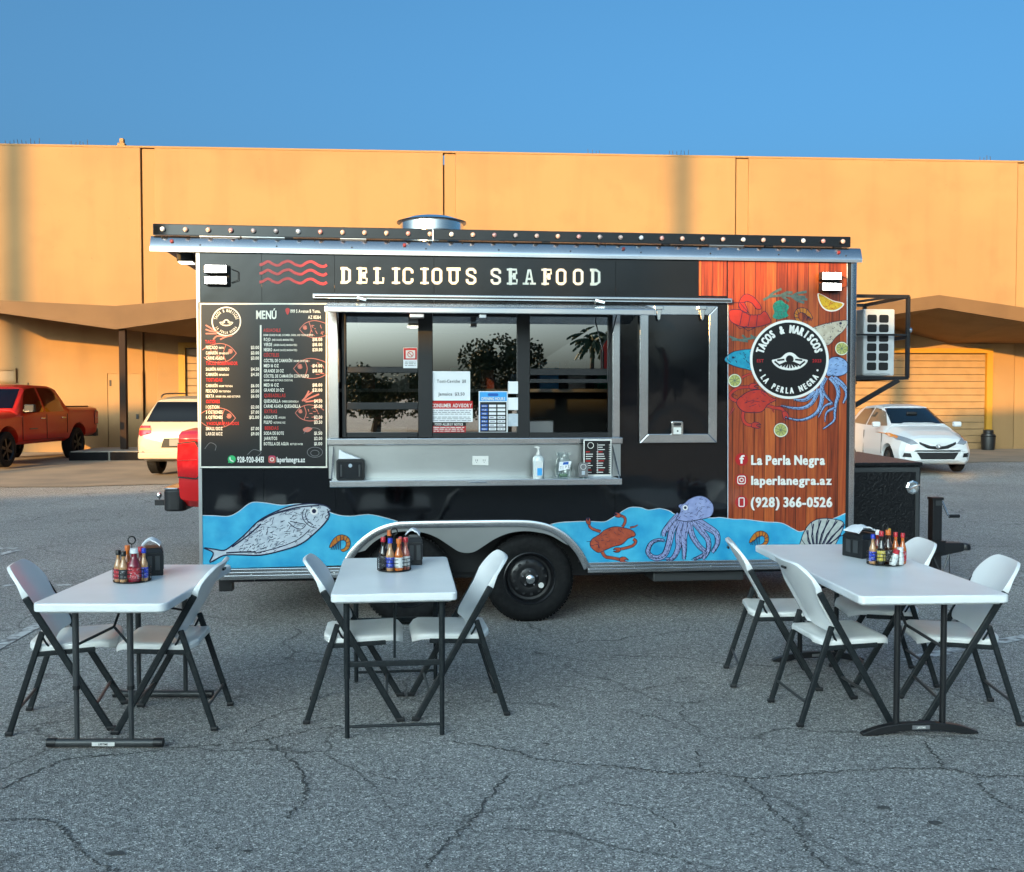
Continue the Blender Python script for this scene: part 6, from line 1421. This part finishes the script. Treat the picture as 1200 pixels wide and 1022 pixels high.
for sg in (1,-1):
    project(bo,[(.80,1.02),(.30,1.33),(.05,1.40),(-.30,1.43),(-.30,1.02)],'y',sg,'car_glass_light','side_window',t); project(bo,[(-.36,1.02),(-.36,1.43),(-1.10,1.40),(-1.32,1.12),(-1.25,1.05)],'y',sg,'car_glass_light','side_window',t)
    project(bo,[(sg*.42,.66),(sg*.50,.73),(sg*.72,.84),(sg*.80,.86),(sg*.76,.74),(sg*.58,.63)],'x',1,'lens_clear','headlight',t,.008,.04)
    project(bo,[(sg*.70,.80),(sg*.76,.87),(sg*.81,.87),(sg*.79,.79),(sg*.74,.76)],'x',1,'lens_amber','indicator',t,.011,.03)
    MB().box(.70,.82,sg*.93-.09,sg*.93+.09,1.0,1.12).build('mirror','paint_white',t,bevel=.03); MB().box(.5,.7,min(sg*.835,sg*.86),max(sg*.835,sg*.86),.8,.83).build('door_handle','paint_white',t,bevel=.008) if False else None
    lines(t,[((.86,sg*.848,.4),(.86,sg*.84,.86)),((-.33,sg*.848,.35),(-.33,sg*.83,.9))],.010)
    project(bo,[(sg*.55,.36),(sg*.72,.37),(sg*.70,.46),(sg*.58,.45)],'x',1,'black_plastic','fog_recess',t,.007,.04)
project(bo,[(-.60,1.075),(.60,1.075),(.50,1.42),(-.50,1.42)],'x',1,'car_glass','windscreen',t)
project(bo,[(-.40,.70),(-.40,.65),(-.22,.555),(0,.53),(.22,.555),(.40,.65),(.40,.70),(.16,.615),(0,.60),(-.16,.615)],'x',1,'black_plastic','grille',t,.008,.04)
project(bo,[(-.46,.47),(-.36,.32),(.36,.32),(.46,.47)],'x',1,'black_plastic','lower_intake',t,.008,.05)
em = MB().tube([(1.995,.055*math.cos(a),.605+.036*math.sin(a)) for a in [2*math.pi*k/20 for k in range(20)]],.006,6,closed=True).tube([(1.997,.02*math.cos(a),.61+.03*math.sin(a)) for a in [2*math.pi*k/14 for k in range(14)]],.004,5,closed=True).build('emblem','chrome',t,smooth=True)
MB().lathe([(.008,1.50),(.004,1.62)],6,(-.9,.0,0)).build('roof_antenna','black_plastic',t)
for s2 in (.34,-.34): MB().box(-.2,-.06,s2-.2,s2+.2,.6,1.22).build('seat_back','seat_cloth',t,bevel=.05)
MB().box(.45,.5,-.12,.12,1.28,1.34).build('rear_view_mirror','black_plastic',t,bevel=.01); MB().lathe([(.01,1.15),(.035,1.18),(.01,1.27)],8,(.48,-.02,0)).build('hanging_charm','v_white',t)
# --- champagne SUV, tail to the lot
t = empty('suv_car',(-7.05,24.0,gz(24)),R(90),'champagne SUV with tinted rear window parked by the kerbed island','car')
st = [(2.38,.35,.7,.85,.95,.55,.65),(2.2,.28,.88,.95,1.06,.7,.84),(1.2,.27,.93,1.05,1.15,.75,.88),(.45,.27,.93,1.08,1.66,.62,.88),(0,.27,.93,1.10,1.72,.62,.88),(-1.5,.28,.93,1.12,1.70,.61,.87),(-1.95,.30,.925,1.12,1.64,.60,.86),(-2.12,.33,.915,1.10,1.45,.68,.85),(-2.28,.36,.90,1.05,1.16,.78,.84),(-2.36,.40,.86,.95,1.05,.76,.80),(-2.40,.44,.80,.80,.90,.70,.74)]
lf = Loft(st,.04,2); bo = lf.body('body','paint_champagne',t,[(1.42,.37,.42,.6,1.1),(1.42,.37,.42,-1.1,-.6),(-1.38,.37,.42,.6,1.1),(-1.38,.37,.42,-1.1,-.6)])
car_common(t,lf,(1.42,-1.38),.365,.235,.80,'leg_grey')
project(bo,[(-.70,1.16),(.70,1.16),(.56,1.58),(-.56,1.58)],'x',-1,'car_glass','rear_window',t,.008)
for sg in (1,-1):
    project(bo,[(.62,1.14),(.25,1.55),(-.48,1.60),(-.48,1.14)],'y',sg,'car_glass','side_window',t); project(bo,[(-.56,1.14),(-.56,1.60),(-1.35,1.60),(-1.35,1.16)],'y',sg,'car_glass','side_window',t); project(bo,[(-1.43,1.16),(-1.43,1.59),(-1.75,1.55),(-1.95,1.2)],'y',sg,'car_glass','side_window',t)
    project(bo,[(sg*.56,.92),(sg*.60,1.08),(sg*.82,1.08),(sg*.86,.90),(sg*.80,.86)],'x',-1,'lens_red','taillight',t,.010,.04)
    project(bo,[(sg*.57,.985),(sg*.58,1.03),(sg*.83,1.03),(sg*.84,.985)],'x',-1,'lens_amber','lamp_band',t,.014,.04)
    MB().tube(spline([(.1,sg*.60,1.70),(0,sg*.60,1.77),(-1.4,sg*.59,1.76),(-1.7,sg*.58,1.68)],5),.016,8).build('roof_rail','leg_grey',t,smooth=True)
    MB().lathe([(.04,-.01),(.04,.01)],12,(-2.40,sg*.74,.50),'x').build('reflector','lens_red',t)
project(bo,[(-.36,.62),(.36,.62),(.30,.82),(-.30,.82)],'x',-1,'black_matte','plate_recess',t,.008)
MB().prism(rrect(-2.46,-2.25,-.86,.86,.1),.38,.52,'z').build('rear_bumper','paint_champagne',t,bevel=.03); MB().box(-2.475,-2.462,-.16,.16,.66,.80).build('number_plate','v_grey',t)
MB().box(-2.37,-2.33,-.35,.35,.82,.85).build('tailgate_trim','chrome',t,bevel=.006)
